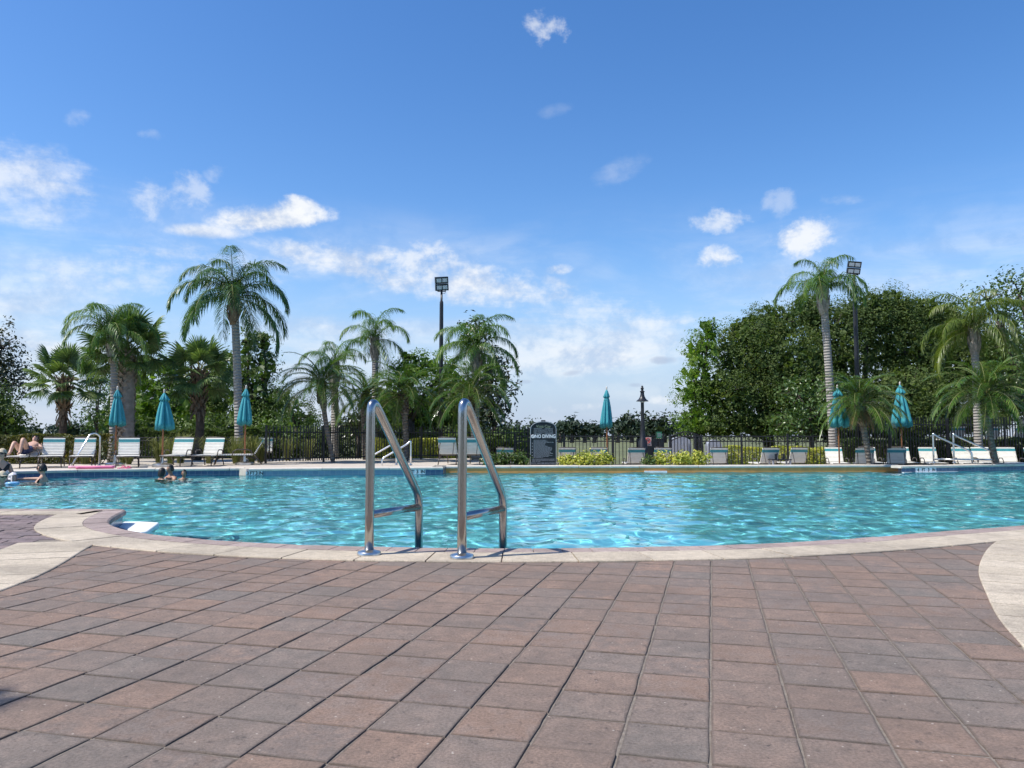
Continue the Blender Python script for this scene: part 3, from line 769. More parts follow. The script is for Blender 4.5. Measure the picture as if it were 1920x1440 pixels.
# ------------------------------------------------------------------ lettering
FONT = bpy.data.fonts.load('<builtin>') if '<builtin>' in [f.filepath for f in bpy.data.fonts] else None
def text_mesh(name, body, size, mat, parent, loc, rot=(R(90), 0, 0), align='CENTER', xs=1.0, ext=0.001, bold=0.0):
    cu = bpy.data.curves.new(name, 'FONT'); cu.body = body; cu.size = size; cu.align_x = align; cu.align_y = 'CENTER'; cu.extrude = ext; cu.offset = bold; cu.resolution_u = 3
    tmp = bpy.data.objects.new('t', cu); C.objects.link(tmp)
    dg = bpy.context.evaluated_depsgraph_get(); me = bpy.data.meshes.new_from_object(tmp.evaluated_get(dg)); bpy.data.objects.remove(tmp)
    me.materials.clear(); me.materials.append(MATS[mat])
    o = link(name, me, parent, loc, rot); o.scale = (xs, 1, 1); return o

# depth markers set on the tile band
def marker(path, q, words_, label, w=0.16, h=0.155, off=-0.012):
    n = len(words_); p = path.at(q, off); t = (path.at(q + 0.1) - path.at(q - 0.1)).normalized(); ang = math.atan2(t.y, t.x)
    root = thing('depth_marker', label, 'marker', (p.x, p.y, -0.125), ang)
    for k, wd in enumerate(words_):
        x = (k - (n - 1) / 2) * (w + 0.004)
        mb = MB(); mb.box((x, 0, 0), (w, 0.014, h)); o = mb.build('tile', 'sign_white', root)
        text_mesh('lettering', wd, 0.135 if len(wd) < 2 else 0.125, 'sign_black', o, (x, -0.009, -0.003), xs=1.0 if len(wd) < 2 else 0.92, bold=0.004)
def q_at_px(path, px, z=-0.1):
    best = min(np.arange(0.05, path.len - .05, 0.02), key=lambda q: abs(960 + FPX * path.at(q).x / path.at(q).y - px)); return float(best)
marker(FAR[1], q_at_px(FAR[1], 479), ['3', 'FT', '3', 'IN'], 'white depth marker tiles beside the inner corner of the far coping', 0.105, 0.11)
marker(FAR[1], q_at_px(FAR[1], 779), ['4', 'FT', '3', 'IN'], 'white depth marker tiles behind the large near ladder', 0.145, 0.14)
marker(FAR[3], q_at_px(FAR[3], 1731), ['4', 'FT', '3', 'IN'], 'white 4 FT 3 IN marker on the dark blue tile band', 0.185, 0.17)
def skimmer():
    q = q_at_px(FAR[2], 1228); p = FAR[2].at(q, -0.03)
    root = thing('skimmer_mouth', 'white skimmer opening at the waterline below yellow shrub', 'skimmer', (p.x, p.y, -0.20))
    mb = MB(); mb.box((0, 0, 0.02), (0.66, 0.04, 0.05)); mb.box((-0.30, 0, -0.06), (0.06, 0.04, 0.11)); mb.box((0.30, 0, -0.06), (0.06, 0.04, 0.11)); mb.build('frame', 'white_plaster', root)
    m = MB(); m.box((0, 0.012, -0.06), (0.54, 0.012, 0.11)); m.build('flap', 'grey_box', root)
skimmer()
def white_ledge():
    a, b = FAR[3].at(-0.0, -0.06), FAR[3].at(2.4, -0.06); pth = Path([FAR[3].at(x, -0.05) for x in np.linspace(0.0, 2.4, 12)])
    o = slab_piece(pth, 0.0, pth.len, [(0.04, -0.215), (-0.04, -0.215), (-0.04, -0.185), (0.04, -0.185)], 0.3).build('waterline_ledge', 'white_plaster')
    tag(o, 'thin white ledge at the waterline under the 4 FT 3 IN marker', 'ledge')
white_ledge()

# ------------------------------------------------------------------ sun loungers
WID, SEAT_Z, BACK_L, BACK_A = 0.53, 0.30, 0.60, R(60)
def lounger_meshes(BACK_A=BACK_A):
    M = {}
    r = 0.015; w = WID / 2
    f = MB()
    for s in (-1, 1): f.tube([(s * w, -1.18, SEAT_Z), (s * w, 0.02, SEAT_Z)], r, 6)
    f.tube([(-w, -1.18, SEAT_Z), (w, -1.18, SEAT_Z)], r, 6); f.tube([(-w, 0.02, SEAT_Z), (w, 0.02, SEAT_Z)], r, 6)
    for s in (-1, 1):                               # low bent arm hoops
        f.tube([(s * (w + .03), -0.62, SEAT_Z - .02), (s * (w + .045), -0.60, SEAT_Z + .10), (s * (w + .045), -0.50, SEAT_Z + .155), (s * (w + .045), -0.22, SEAT_Z + .155), (s * (w + .045), -0.10, SEAT_Z + .12), (s * (w + .03), -0.05, SEAT_Z)], r * .9, 6)
    M['frame'] = f.mesh('frame', 'bronze_frame', True)
    for k, (y, dy) in enumerate(((-1.02, -0.10), (0.0, 0.22))):
        for s in (-1, 1):
            l = MB(); l.tube([(s * w, y, SEAT_Z), (s * w, y + dy * .6, SEAT_Z * .45), (s * (w + .01), y + dy, 0.0)], r * 1.05, 6)
            l.tube([(s * w, y - .30 * (1 if k else -1), SEAT_Z), (s * (w + .005), y + dy * .55, SEAT_Z * .5)], r * .8, 6); M['leg%d%d' % (k, s)] = l.mesh('leg', 'bronze_frame', True)
    ca, sa = math.cos(BACK_A), math.sin(BACK_A)
    def bk(u, n=0.0): return (0.0 + u * ca - n * sa, SEAT_Z + u * sa + n * ca)
    b = MB()
    for s in (-1, 1):
        b.tube([(s * w * .96, *bk(0)), (s * w * .96, *bk(BACK_L * .93))], r, 6)
    y1, z1 = bk(BACK_L * .93); y2, z2 = bk(BACK_L)
    b.tube([(-w * .96, y1, z1), (-w * .90, y2, z2), (w * .90, y2, z2), (w * .96, y1, z1)], r, 6)
    b.tube([(-w * .8, *bk(.42, -.01)), (-w * .8, 0.42, SEAT_Z - .02), (w * .8, 0.42, SEAT_Z - .02), (w * .8, *bk(.42, -.01))], r * .8, 6)
    M['back_frame'] = b.mesh('back_frame', 'bronze_frame', True)
    nb = 11; M['straps'] = []
    for k in range(nb):
        u0 = 0.03 + k * (BACK_L - .05) / nb; u1 = u0 + (BACK_L - .05) / nb - 0.011
        st = MB(); ww = w * .96 + .017
        rows = []
        for (u, n) in ((u0, .012), ((u0 + u1) / 2, .019), (u1, .012), (u1, -.012), ((u0 + u1) / 2, -.019), (u0, -.012)):
            y, z = bk(u, n); rows.append((y, z))
        nn = len(rows); st.v = [(-ww, *p) for p in rows] + [(ww, *p) for p in rows]
        st.f = [(j, (j + 1) % nn, (j + 1) % nn + nn, j + nn) for j in range(nn)] + [tuple(reversed(range(nn))), tuple(range(nn, 2 * nn))]; st.m = [0] * len(st.f)
        M['straps'].append(st.mesh('strap', 'teal_strap' if k in (nb - 2, nb - 3) else 'white_strap'))
    st = MB(); ns = 17
    for k in range(ns):
        y = -1.14 + k * 1.12 / ns; st.box((0, y + .025, SEAT_Z), (WID + .034, 1.12 / ns - .012, .034))
    M['seat'] = st.mesh('seat_straps', 'white_strap')
    return M
LM = lounger_meshes(); LM_FLAT = lounger_meshes(R(27))
def lounger(px, py_feet, Y, z, rz, label, group, LM=LM):
    p = at(px, py_feet, Y); root = thing('sun_lounger', label, 'sun lounger', (p.x, Y, z), rz, group)
    link('frame', LM['frame'], root); link('back_frame', LM['back_frame'], root)
    for k in (0, 1):
        for s in (-1, 1): link('leg', LM['leg%d%d' % (k, s)], root)
    for me in LM['straps']: link('strap', me, root)
    o = link('seat_straps', LM['seat'], root); tag(o, kind='stuff')
    return root
GL, GC, GR = 'loungers on the far left deck', 'loungers behind the flower bed', 'loungers along the far right edge'
SD = -0.33                                    # level of the sunken deck
lounger(4, 0, 22.2, 0, R(26), 'white strap lounger cut off by the picture edge behind seated woman', GL)
PERSON_LOUNGE = lounger(88, 0, 21.6, 0, R(10), 'lounger holding the reclining sunbather beside the hedge', GL, LM_FLAT)
lounger(134, 0, 21.9, 0, R(27), 'white strap lounger between the sunbather and the sloping handrail', GL)
lounger(190, 0, 22.0, 0, R(25), 'white strap lounger crossed by the upright of the handrail', GL)
lounger(270, 0, 22.0, 0, R(25), 'white strap lounger between the first two closed umbrellas', GL)
lounger(365, 0, 22.8, 0, R(8), 'white strap lounger just past the second umbrella, turned aside', GL)
lounger(421, 0, 23.0, 0, R(6), 'white strap lounger before the tall grey palm trunk', GL)
lounger(496, 0, 23.4, 0, R(-72), 'lounger seen side-on at the end post of the tall fence', GL)
lounger(514, 0, 27.2, 0, R(4), 'white lounger seen through the tall black fence pickets', GL)
lounger(846, 0, 23.2, 0, R(172), 'lounger seen from behind, left of leaning palm trunk', GC)
lounger(888, 0, 23.2, 0, R(172), 'lounger seen from behind, between leaning palm trunk and pale bush', GC)
lounger(948, 0, 25.2, SD, R(178), 'lounger top showing over the pale bush left of the black sign', GC)
lounger(1058, 0, 25.4, SD, R(182), 'lounger top showing just beside the black rules sign', GC)
lounger(1115, 0, 25.6, SD, R(180), 'lounger top showing over yellow shrub left of centre umbrella pole', GC)
lounger(1182, 0, 25.0, SD, R(180), 'lounger seen from behind, left of the lamp post', GC)
lounger(1229, 0, 25.2, SD, R(180), 'lounger seen from behind just below the no smoking plate', GC)
lounger(1330, 0, 25.0, SD, R(176), 'lounger seen from behind at the end of the yellow hedge', GC)
lounger(1421, 0, 24.9, SD, R(181), 'lounger seen from behind, next to the small dark side table', GR)
lounger(1472, 0, 25.3, SD, R(181), 'lounger seen from behind, directly behind the small side table', GR)
lounger(1541, 0, 25.9, SD, R(-12), 'bright white lounger in front of the fence corner post', GR)
lounger(1594, 0, 24.5, SD, R(160), 'striped lounger seen from behind below the canopy of the umbrella by date palm', GR)
lounger(1601, 0, 26.5, SD, R(-14), 'white lounger half hidden behind striped lounger left of date palm trunk', GR)
lounger(1651, 0, 24.5, SD, R(160), 'striped lounger seen from behind, right against the date palm trunk', GR)
lounger(1662, 0, 26.5, SD, R(-14), 'white lounger half hidden behind striped lounger right of date palm trunk', GR)
lounger(1711, 0, 26.1, SD, R(-14), 'bright white lounger right of the last umbrella pole', GR)
lounger(1771, 0, 26.0, SD, R(-16), 'white lounger seen through the left loop of the far right ladder', GR)
lounger(1806, 0, 26.4, SD, R(-16), 'white lounger seen through the right loop of the far right ladder', GR)
lounger(1853, 0, 26.0, SD, R(-18), 'white lounger left of the leaning palm trunk at far right', GR)
lounger(1903, 0, 25.5, SD, R(-18), 'largest white lounger, at the right picture edge', GR)
lounger(1760, 0, 30.6, 0.42, R(178), 'lounger on the upper terrace seen through fence, farthest left of three', 'loungers on the upper terrace')
lounger(1822, 0, 30.8, 0.42, R(182), 'lounger on the upper terrace behind the pale palm trunk', 'loungers on the upper terrace')
lounger(1874, 0, 30.6, 0.42, R(180), 'lounger on the upper terrace, farthest right of three', 'loungers on the upper terrace')

# ------------------------------------------------------------------ closed umbrellas
def canopy_mesh(name, zt, zb, rw, seed, lift=0.0, top=True):
    r = random.Random(seed); mb = MB(); n = 64
    fold = [r.uniform(0.75, 1.2) for _ in range(8)]
    def ring(z, rad, depth, wob):
        for j in range(n):
            a = 2 * math.pi * j / n; k = a / (2 * math.pi) * 8; i = int(k) % 8; u = k - int(k)
            q = abs(math.sin(math.pi * u)) ** 0.7
            rr = rad * (1 - depth * (1 - q)) * (1 + (fold[i] - 1) * wob)
            zz = z - (0.055 * wob * (1 - q) * lift if lift else 0)
            mb.v.append((rr * math.cos(a), rr * math.sin(a), zz))
    H = zt - zb
    prof = [(0.0, 0.02, 0, 0), (0.03, 0.045, .2, .2)]
    if top: prof += [(0.10, rw * .33, .25, .5), (0.185, rw * .52, .38, .8), (0.195, rw * .50, .38, .8), (0.185, rw * .36, .3, .5), (0.25, rw * .36, .3, .4), (0.29, rw * .45, .36, .5)]
    prof += [(0.45, rw * .62, .40, .6), (0.65, rw * .80, .44, .8), (0.85, rw * .95, .46, 1.0), (1.0, rw, .46, 1.2)]
    for (u, rad, dp, wb) in prof: ring(zt - u * H, rad, dp, wb)
    k = len(prof)
    for i in range(k - 1):
        for j in range(n):
            a, b = i * n + j, i * n + (j + 1) % n; mb.f.append((a, a + n, b + n, b)); mb.m.append(0)
    mb.f.append(tuple(range(n))); mb.m.append(0)
    # inside of the folded cloth
    o = len(mb.v)
    for j in range(n):
        x, y, z = mb.v[(k - 1) * n + j]; mb.v.append((x * .25, y * .25, z + 0.12 * H))
    for j in range(n):
        a, b = (k - 1) * n + j, (k - 1) * n + (j + 1) % n; mb.f.append((a, o + j, o + (j + 1) % n, b)); mb.m.append(0)
    me = mb.mesh(name, 'canopy', True); return me
def umbrella(px, top_y, bot_y, halfw, Y, z0, label, seed, tilt=(0, 0)):
    zt = at(px, top_y, Y).z; zb = at(px, bot_y, Y).z; p = at(px, 800, Y)
    root = thing('umbrella', label, 'umbrella', (p.x, Y, z0), 0, 'closed teal umbrellas'); root.rotation_euler = (tilt[0], tilt[1], seed * 0.7)
    mb = MB(); mb.tube([(0, 0, 0), (0, 0, zt - z0 - 0.03)], 0.024, 10); mb.build('pole', 'wood_pole', root, True)
    b = MB(); b.lathe([(0.27, 0), (0.27, .05), (.24, .075), (.05, .10), (.035, .30)], 18); o = b.build('base', 'stainless_flange', root); smooth_auto(o.data)
    c = link('canopy', canopy_mesh('canopy', zt - z0, zb - z0, halfw / FPX * Y * 0.98, seed, 1.0), root)
    f = MB(); f.lathe([(0.012, -.03), (.02, 0), (.03, .03), (.022, .055), (.03, .075), (.02, .105), (.004, .115)], 10, (0, 0, zt - z0)); f.build('finial', 'finial_wood', root, True)
    t = MB(); zz = zt - z0 - 0.27 * (zt - zb); rr = halfw / FPX * Y * .36
    t.tube([(rr * math.cos(a), rr * math.sin(a), zz) for a in [2 * math.pi * k / 16 for k in range(17)]], 0.009, 6); t.build('tie_cord', 'canopy', root, True)
    return root
umbrella(218, 731, 797, 15.5, 22.6, 0, 'closed teal umbrella in front of the paired palm trunks', 1)
umbrella(306, 737, 804, 20, 21.8, 0, 'closed teal umbrella with flared skirt, second from the hedge', 2)
umbrella(460, 729, 795, 16.5, 23.2, 0, 'closed teal umbrella hiding part of the tall grey palm trunk', 3)
umbrella(1138, 731, 800, 14.5, 25.5, SD, 'closed teal umbrella alone against the sky, left of the lamp post', 4)
umbrella(1572, 728, 799, 19, 24.9, SD, 'closed teal umbrella partly behind date palm with the dead frond skirt', 5)
umbrella(1690, 722, 799, 19, 25.2, SD, 'closed teal umbrella before the dark oak, clear of the palms', 6)

# ------------------------------------------------------------------ fences
def fence(pts, label, height, tips, spacing, post_every, rails, z_of, wave=0.0, name='metal_fence', pk=0.016, posts=None, skip=None):
    root = thing(name, label, 'fence', (pts[0].x, pts[0].y, z_of))
    o = Vector((pts[0].x, pts[0].y)); P = Path([Vector((p.x, p.y)) - o for p in resample([Vector((p.x, p.y, 0)) for p in pts], 0.1)])
    for z in rails:
        n = max(1, int(P.len / post_every + .5))
        for k in range(n):
            a, b = P.at(P.len * k / n), P.at(P.len * (k + 1) / n); t = (b - a); ang = math.atan2(t.y, t.x)
            mb = MB(); mb.box((0, 0, 0), (t.length - .03, 0.03, 0.04)); c = a.lerp(b, .5)
            ob = mb.build('rail', 'black_metal', root); ob.location = (c.x, c.y, z); ob.rotation_euler = (0, 0, ang)
    pm = MB(); pm.box((0, 0, height / 2 + .03), (0.062, 0.062, height + .06)); pm.box((0, 0, height + .065), (.075, .075, .02)); pme = pm.mesh('post', 'black_metal')
    n = max(1, int(P.len / post_every + .5))
    for k in range(n + 1):
        p = P.at(P.len * k / n); link('post', pme, root, (p.x, p.y, 0))
    meshes = []
    r = random.Random(len(label))
    for k in range(6):
        mb = MB(); b = r.uniform(-wave, wave)
        z1 = height + (r.uniform(.04, .10) if tips else 0.0)
        mb.tube([(0, 0, 0.06), (b * .6, b * .2, height * .35), (-b, 0, height * .7), (b * .3, 0, height), (b * .9, 0, z1)], [pk, pk, pk, pk, pk * .7], 4); meshes.append(mb.mesh('picket', 'black_metal'))
    q = spacing
    cnt = 0
    while q < P.len - spacing * .5:
        p = P.at(q)
        if skip is None or not skip(p + o): link('picket', r.choice(meshes), root, (p.x, p.y, 0), (0, 0, R(45))); cnt += 1
        q += spacing
    return root
f1 = [G(498, 869), G(568, 868), G(651, 864.5), G(777, 861.5), G(990, 859.5)]
fence(f1, 'tall black picket fence on the left running behind the near ladder', 1.13, True, 0.105, 2.2, (0.14, 0.98), 0.0, 0.010, pk=.021)
f0 = [Vector((at(60, 0, 28.6).x, 28.6, 0)), Vector((at(330, 0, 28.6).x, 28.4, 0)), Vector((at(497, 0, 27.4).x, 27.4, 0))]
fence(f0, 'low black fence behind the ornamental grasses', 0.82, False, 0.12, 2.3, (0.10, 0.70, 0.80), 0.0)
y2 = 27.6
def pf(px, Y): v = at(px, 800, Y); return Vector((v.x, Y, 0))
gate_x = (at(1243, 0, y2).x, at(1303, 0, y2).x)
fence([pf(966, y2 + .6), pf(1243, y2)], 'low black fence between the rules sign and the arched gate', 1.20, False, 0.13, 2.0, (0.12, 1.00, 1.18), SD)
fence([pf(1303, y2), pf(1562, y2 + .2)], 'low black fence below the big oak, right of the arched gate', 1.20, False, 0.13, 2.0, (0.12, 1.00, 1.18), SD)
fence([pf(1562, 27.5), pf(1740, 27.9), pf(1990, 28.2)], 'tall black picket fence along the right side behind white loungers', 1.80, True, 0.105, 2.3, (0.14, 1.60), SD, 0.012, pk=.021)
def gate():
    w = gate_x[1] - gate_x[0]; c = (gate_x[0] + gate_x[1]) / 2
    root = thing('arched_gate', 'black arched metal gate right of the small green plate', 'gate', (c, y2, SD))
    for s in (-1, 1):
        m = MB(); m.box((s * (w / 2 - .03), 0, .62), (.07, .07, 1.24)); m.build('post', 'black_metal', root)
    m = MB(); hw = w / 2 - .08
    for dz in (0.0, 0.16): m.tube([(-hw + 2 * hw * k / 14, 0, 1.18 - dz + 0.16 * math.sin(math.pi * k / 14)) for k in range(15)], .02, 6)
    m.tube([(-hw, 0, .14), (hw, 0, .14)], .02, 6); m.tube([(-hw, 0, .1), (-hw, 0, 1.2)], .022, 6); m.tube([(hw, 0, .1), (hw, 0, 1.2)], .022, 6); m.build('gate_frame', 'black_metal', root)
    n = 9
    for k in range(1, n):
        x = -hw + 2 * hw * k / n; m = MB(); m.tube([(x, 0, .12), (x, 0, 1.16 + 0.16 * math.sin(math.pi * k / n))], .013, 4); m.build('picket', 'black_metal', root)
    for k in range(n):
        x = -hw + 2 * hw * (k + .5) / n; z = 1.09 + 0.16 * math.sin(math.pi * (k + .5) / n); m = MB()
        m.tube([(x + .05 * math.cos(a), 0, z + .05 * math.sin(a)) for a in [2 * math.pi * j / 10 for j in range(11)]], .009, 4); m.build('ring', 'black_metal', root)
gate()
def arch_box(px, Y, w, h, label):
    p = pf(px, Y); root = thing('utility_cabinet', label, 'cabinet', (p.x, Y, SD)); mb = MB(); n = 10
    prof = [(-w / 2, 0)] + [(-w / 2 * math.cos(math.pi * k / n), h - .25 + .25 * math.sin(math.pi * k / n)) for k in range(n + 1)] + [(w / 2, 0)]
    k = len(prof); mb.v = [(x, -.2, z) for x, z in prof] + [(x, .2, z) for x, z in prof]
    mb.f = [tuple(range(k)), tuple(reversed(range(k, 2 * k)))] + [(i, i + k, (i + 1) % k + k, (i + 1) % k) for i in range(k)]; mb.m = [0] * len(mb.f)
    mb.build('shell', 'grey_box', root); m = MB(); m.box((0, -.215, h * .45), (w * .7, .02, h * .7)); m.build('door', 'grey_box', root)
arch_box(1274, 29.4, 0.80, 1.16, 'pale grey round-topped cabinet seen through the arched gate')
arch_box(1337, 29.2, 0.55, 1.05, 'pale grey cabinet seen through the fence right of the gate')
def panel_board():
    a, b = at(1193, 822, 27.2), at(1245, 846, 27.2); root = thing('fence_board', 'black solid board on the fence between lamp post and gate', 'board', (0.5 * (a.x + b.x), 27.2, SD))
    m = MB(); m.box((0, 0, .62), (b.x - a.x, .03, .95)); m.build('panel', 'sign_black', root)
    for s in (-1, 1):
        m = MB(); m.box((s * (b.x - a.x) * .46, .03, .55), (.05, .05, 1.1)); m.build('stake', 'black_metal', root)
panel_board()
def small_sign(px, py, w, h, Y, name, label, mat, cat='sign'):
    p = at(px, py, Y); root = thing(name, label, cat, (p.x, Y, p.z)); m = MB(); m.box((0, 0, 0), (w, .012, h)); m.build('plate', mat, root); return root
ns = small_sign(1214.5, 828, 0.25, 0.30, 27.1, 'no_smoking_sign', 'pale no smoking plate with red ring beside the lamp post', 'sign_pink')
m = MB(); m.tube([(.085 * math.cos(a), -.012, .035 + .085 * math.sin(a)) for a in [2 * math.pi * j / 24 for j in range(25)]], .011, 6); m.build('ring', 'sign_red', ns)
m = MB(); m.tube([(-.06, -.012, .095), (.06, -.012, -.025)], .010, 6); m.build('slash', 'sign_red', ns)
m = MB(); m.box((0, -.010, .035), (.10, .008, .02)); m.box((.055, -.010, .055), (.012, .008, .025)); m.build('cigarette', 'sign_black', ns)
m = MB(); m.box((0, -.008, -.115), (.19, .006, .022)); m.build('print_line', 'sign_black', ns)
gs = small_sign(1236, 815.5, 0.18, 0.22, 27.1, 'gate_notice', 'small green plate on the fence just left of the gate', 'sign_green')
m = MB()
for z in (.05, 0.015, -.02, -.055): m.box((0, -.008, z), (.12, .004, .012))
m.build('print_lines', 'sign_grey', gs)
m = MB(); m.box((0, 0.02, -.35), (.03, .03, .9)); m.build('stake', 'black_metal', gs)

# ------------------------------------------------------------------ pool rules sign
def rules_sign():
    Y = 23.25; a, b = at(994, 868, Y), at(1043.5, 790, Y); w = b.x - a.x; zb = -0.02; h = b.z - zb
    root = thing('pool_rules_sign', 'black arched board reading NO DIVING behind the far coping', 'sign', ((a.x + b.x) / 2, Y, zb), 0)
    def arch(w, h, rise, n=20): return [(-w / 2, 0.0)] + [(-w / 2 * math.cos(math.pi * k / n), h - rise + rise * math.sin(math.pi * k / n) ** .8) for k in range(n + 1)] + [(w / 2, 0.0)]
    def plate(name, w, h, rise, y0, y1, z0, mat):
        pr = arch(w, h, rise); k = len(pr); mb = MB(); mb.v = [(x, y0, z + z0) for x, z in pr] + [(x, y1, z + z0) for x, z in pr]
        mb.f = [tuple(range(k)), tuple(reversed(range(k, 2 * k)))] + [(i, i + k, (i + 1) % k + k, (i + 1) % k) for i in range(k)]; mb.m = [0] * len(mb.f); return mb.build(name, mat, root)
    plate('board', w, h, w * .30, -.02, .05, 0, 'sign_black')
    pr = arch(w - .03, h - .015, w * .29); fr = MB(); fr.tube([(x, -.024, z) for x, z in pr], .010, 6); fr.build('frame_edge', 'sign_grey', root)
    m = MB(); m.box((0, .01, h + .012), (.13, .06, .045)); m.build('cap', 'sign_black', root)
    y = -.026
    text_mesh('heading', 'Vista Cay', .12, 'sign_gold', root, (0, y, h - .155), xs=.95)
    def bar(name, x0, x1, z, t, mat): m = MB(); m.box(((x0 + x1) / 2, y, z), (x1 - x0, .004, t)); return m.build(name, mat, root)
    bar('rule_line', -w * .36, -.04, h - .225, .010, 'sign_grey'); bar('rule_line', .04, w * .36, h - .225, .010, 'sign_grey')
    text_mesh('notice_line', 'FOR YOUR SAFETY, PLEASE', .055, 'sign_grey', root, (0, y, h - .27), xs=.86)
    text_mesh('notice_line', 'OBEY POSTED POOL RULES', .055, 'sign_grey', root, (0, y, h - .325), xs=.88)
    bar('rule_line', -w * .36, -.04, h - .365, .010, 'sign_grey'); bar('rule_line', .04, w * .36, h - .365, .010, 'sign_grey')
    text_mesh('warning', 'NO DIVING', .150, 'sign_white', root, (.055, y, h - .455), xs=.80, bold=.004)
    m = MB(); m.tube([(-w * .39 + .045 * math.cos(q), y, h - .455 + .045 * math.sin(q)) for q in [2 * math.pi * j / 20 for j in range(21)]], .012, 6); m.build('symbol_ring', 'sign_white', root)
    m = MB(); m.tube([(-w * .39 - .03, y, h - .425), (-w * .39 + .03, y, h - .485)], .009, 6); m.tube([(-w * .39 - .02, y, h - .48), (-w * .39 + .03, y, h - .44)], .006, 6); m.build('symbol', 'sign_white', root)
    r = random.Random(4); z = h - .57
    ls = [.50, .55, .84, .50, .46, .46, .60, .72, .80, .74, .72, .66, .70, .82, .66, .80, .62, .36]
    for k, l in enumerate(ls):
        x = -w * .37
        while x < -w * .37 + l * w * .9:
            ww = min(r.uniform(.03, .09), -w * .37 + l * w * .9 - x + .02); bar('print_word', x, x + ww, z, .012, 'sign_grey'); x += ww + .016
        if k in (3, 6, 9, 12, 15): bar('bullet', -w * .43, -w * .41, z, .018, 'sign_white')
        z -= .0305
    z -= .015
    for l in (.86, .88, .86, .25):
        x = -w * .42
        while x < -w * .42 + l * w * .96:
            ww = r.uniform(.03, .09); bar('print_word', x, min(x + ww, w * .43), z, .011, 'sign_grey'); x += ww + .016
        z -= .026
    text_mesh('capacity_line', 'POOL MAXIMUM BATHERS', .082, 'sign_grey', root, (0, y, z - .03), xs=.74, bold=.001)
rules_sign()

# ------------------------------------------------------------------ lamp post and floodlights
def lamp_post():
    Y = 26.6; p = at(1205, 800, Y); zt = at(1205, 723, Y).z - SD; zs = at(1205, 752, Y).z - SD
    root = thing('lamp_post', 'black lamp post with bell shade and ball finial beside the gate', 'lamp post', (p.x, Y, SD))
    m = MB(); m.lathe([(.21, 0), (.21, .35), (.17, .42), (.15, 1.0), (.10, 1.08), (.085, 1.4), (.06, zs * .75), (.055, zs - .02)], 14); o = m.build('post', 'black_metal', root); smooth_auto(o.data)
    H = zt - zs
    m = MB(); m.lathe([(.21, -.01), (.215, .0), (.13, .07), (.085, .15), (.065, .24), (.06, .30), (.085, .315), (.085, .335), (.045, .36), (.04, .38)], 20, (0, 0, zs)); o = m.build('shade', 'black_metal', root); smooth_auto(o.data)
    m = MB(); m.lathe([(.03, .36), (.045, .40), (.06, .43), (.045, .47), (.028, .49), (.04, .51), (.012, H)], 14, (0, 0, zs)); m.build('finial', 'black_metal', root, True)
    m = MB(); m.lathe([(.03, -.06), (.075, -.04), (.095, -.012)], 14, (0, 0, zs)); m.build('lens', 'lamp_glass', root, True)
lamp_post()
def floodlight(px, top_y, neck_y, Y, z0, rz, roll, label, w=.52):
    p = at(px, 700, Y); zn = at(px, neck_y, Y).z - z0; zt = at(px, top_y, Y).z - z0
    root = thing('floodlight_pole', label, 'floodlight', (p.x, Y, z0), 0, 'floodlight poles')
    m = MB(); m.tube([(0, 0, 0), (0, 0, zn * .55), (0, 0, zn - .55), (0, 0, zn - .45), (0, 0, zn - .40), (0, 0, zn)], [.10, .085, .075, .07, .045, .04], 14); m.build('pole', 'black_metal', root, True)
    h = zt - zn; hd = bpy.data.objects.new('lamp_head', None)
    rot = Matrix.Rotation(rz, 3, 'Z') @ Matrix.Rotation(roll, 3, 'Y') @ Matrix.Rotation(R(16), 3, 'X')
    m = MB(); m.tube([(-w * .3, 0, zn + .03), (-w * .3, 0, zn - .03), (w * .3, 0, zn - .03), (w * .3, 0, zn + .03)], .02, 6); m.tube([(.03, 0, zn - .1), (.12, .0, zn - .12), (.16, 0, zn - .04), (.12, 0, zn + .04)], .01, 5); m.build('bracket', 'black_metal', root)
    c0 = Vector((0, 0, zn + h * .5))
    for k, zz in enumerate((-h * .25, h * .25)):
        c = c0 + rot @ Vector((0.0, 0, zz)); m = MB(); m.box(c, (w, .14, h * .47), rot=rot); hd = m.build('lamp_head', 'black_metal', root)
        for s in (-1, 1):
            cc = c0 + rot @ Vector((s * w * .225, -.075, zz)); l = MB(); l.box(cc, (w * .37, .012, h * .27), rot=rot); l.build('lens', 'lamp_glass', hd)
        m = MB()
        for j in range(7): m.box(c0 + rot @ Vector(((j - 3) * w * .13, .10, zz)), (.015, .08, h * .40), rot=rot)
        m.build('cooling_fins', 'black_metal', hd)
floodlight(827, 519, 545, 30.0, 0.0, R(16), R(-6), 'tall black floodlight pole among the palms left of centre')
floodlight(1607, 490, 514, 29.0, SD, R(-8), R(6), 'tall black floodlight pole before the dark oak', .48)

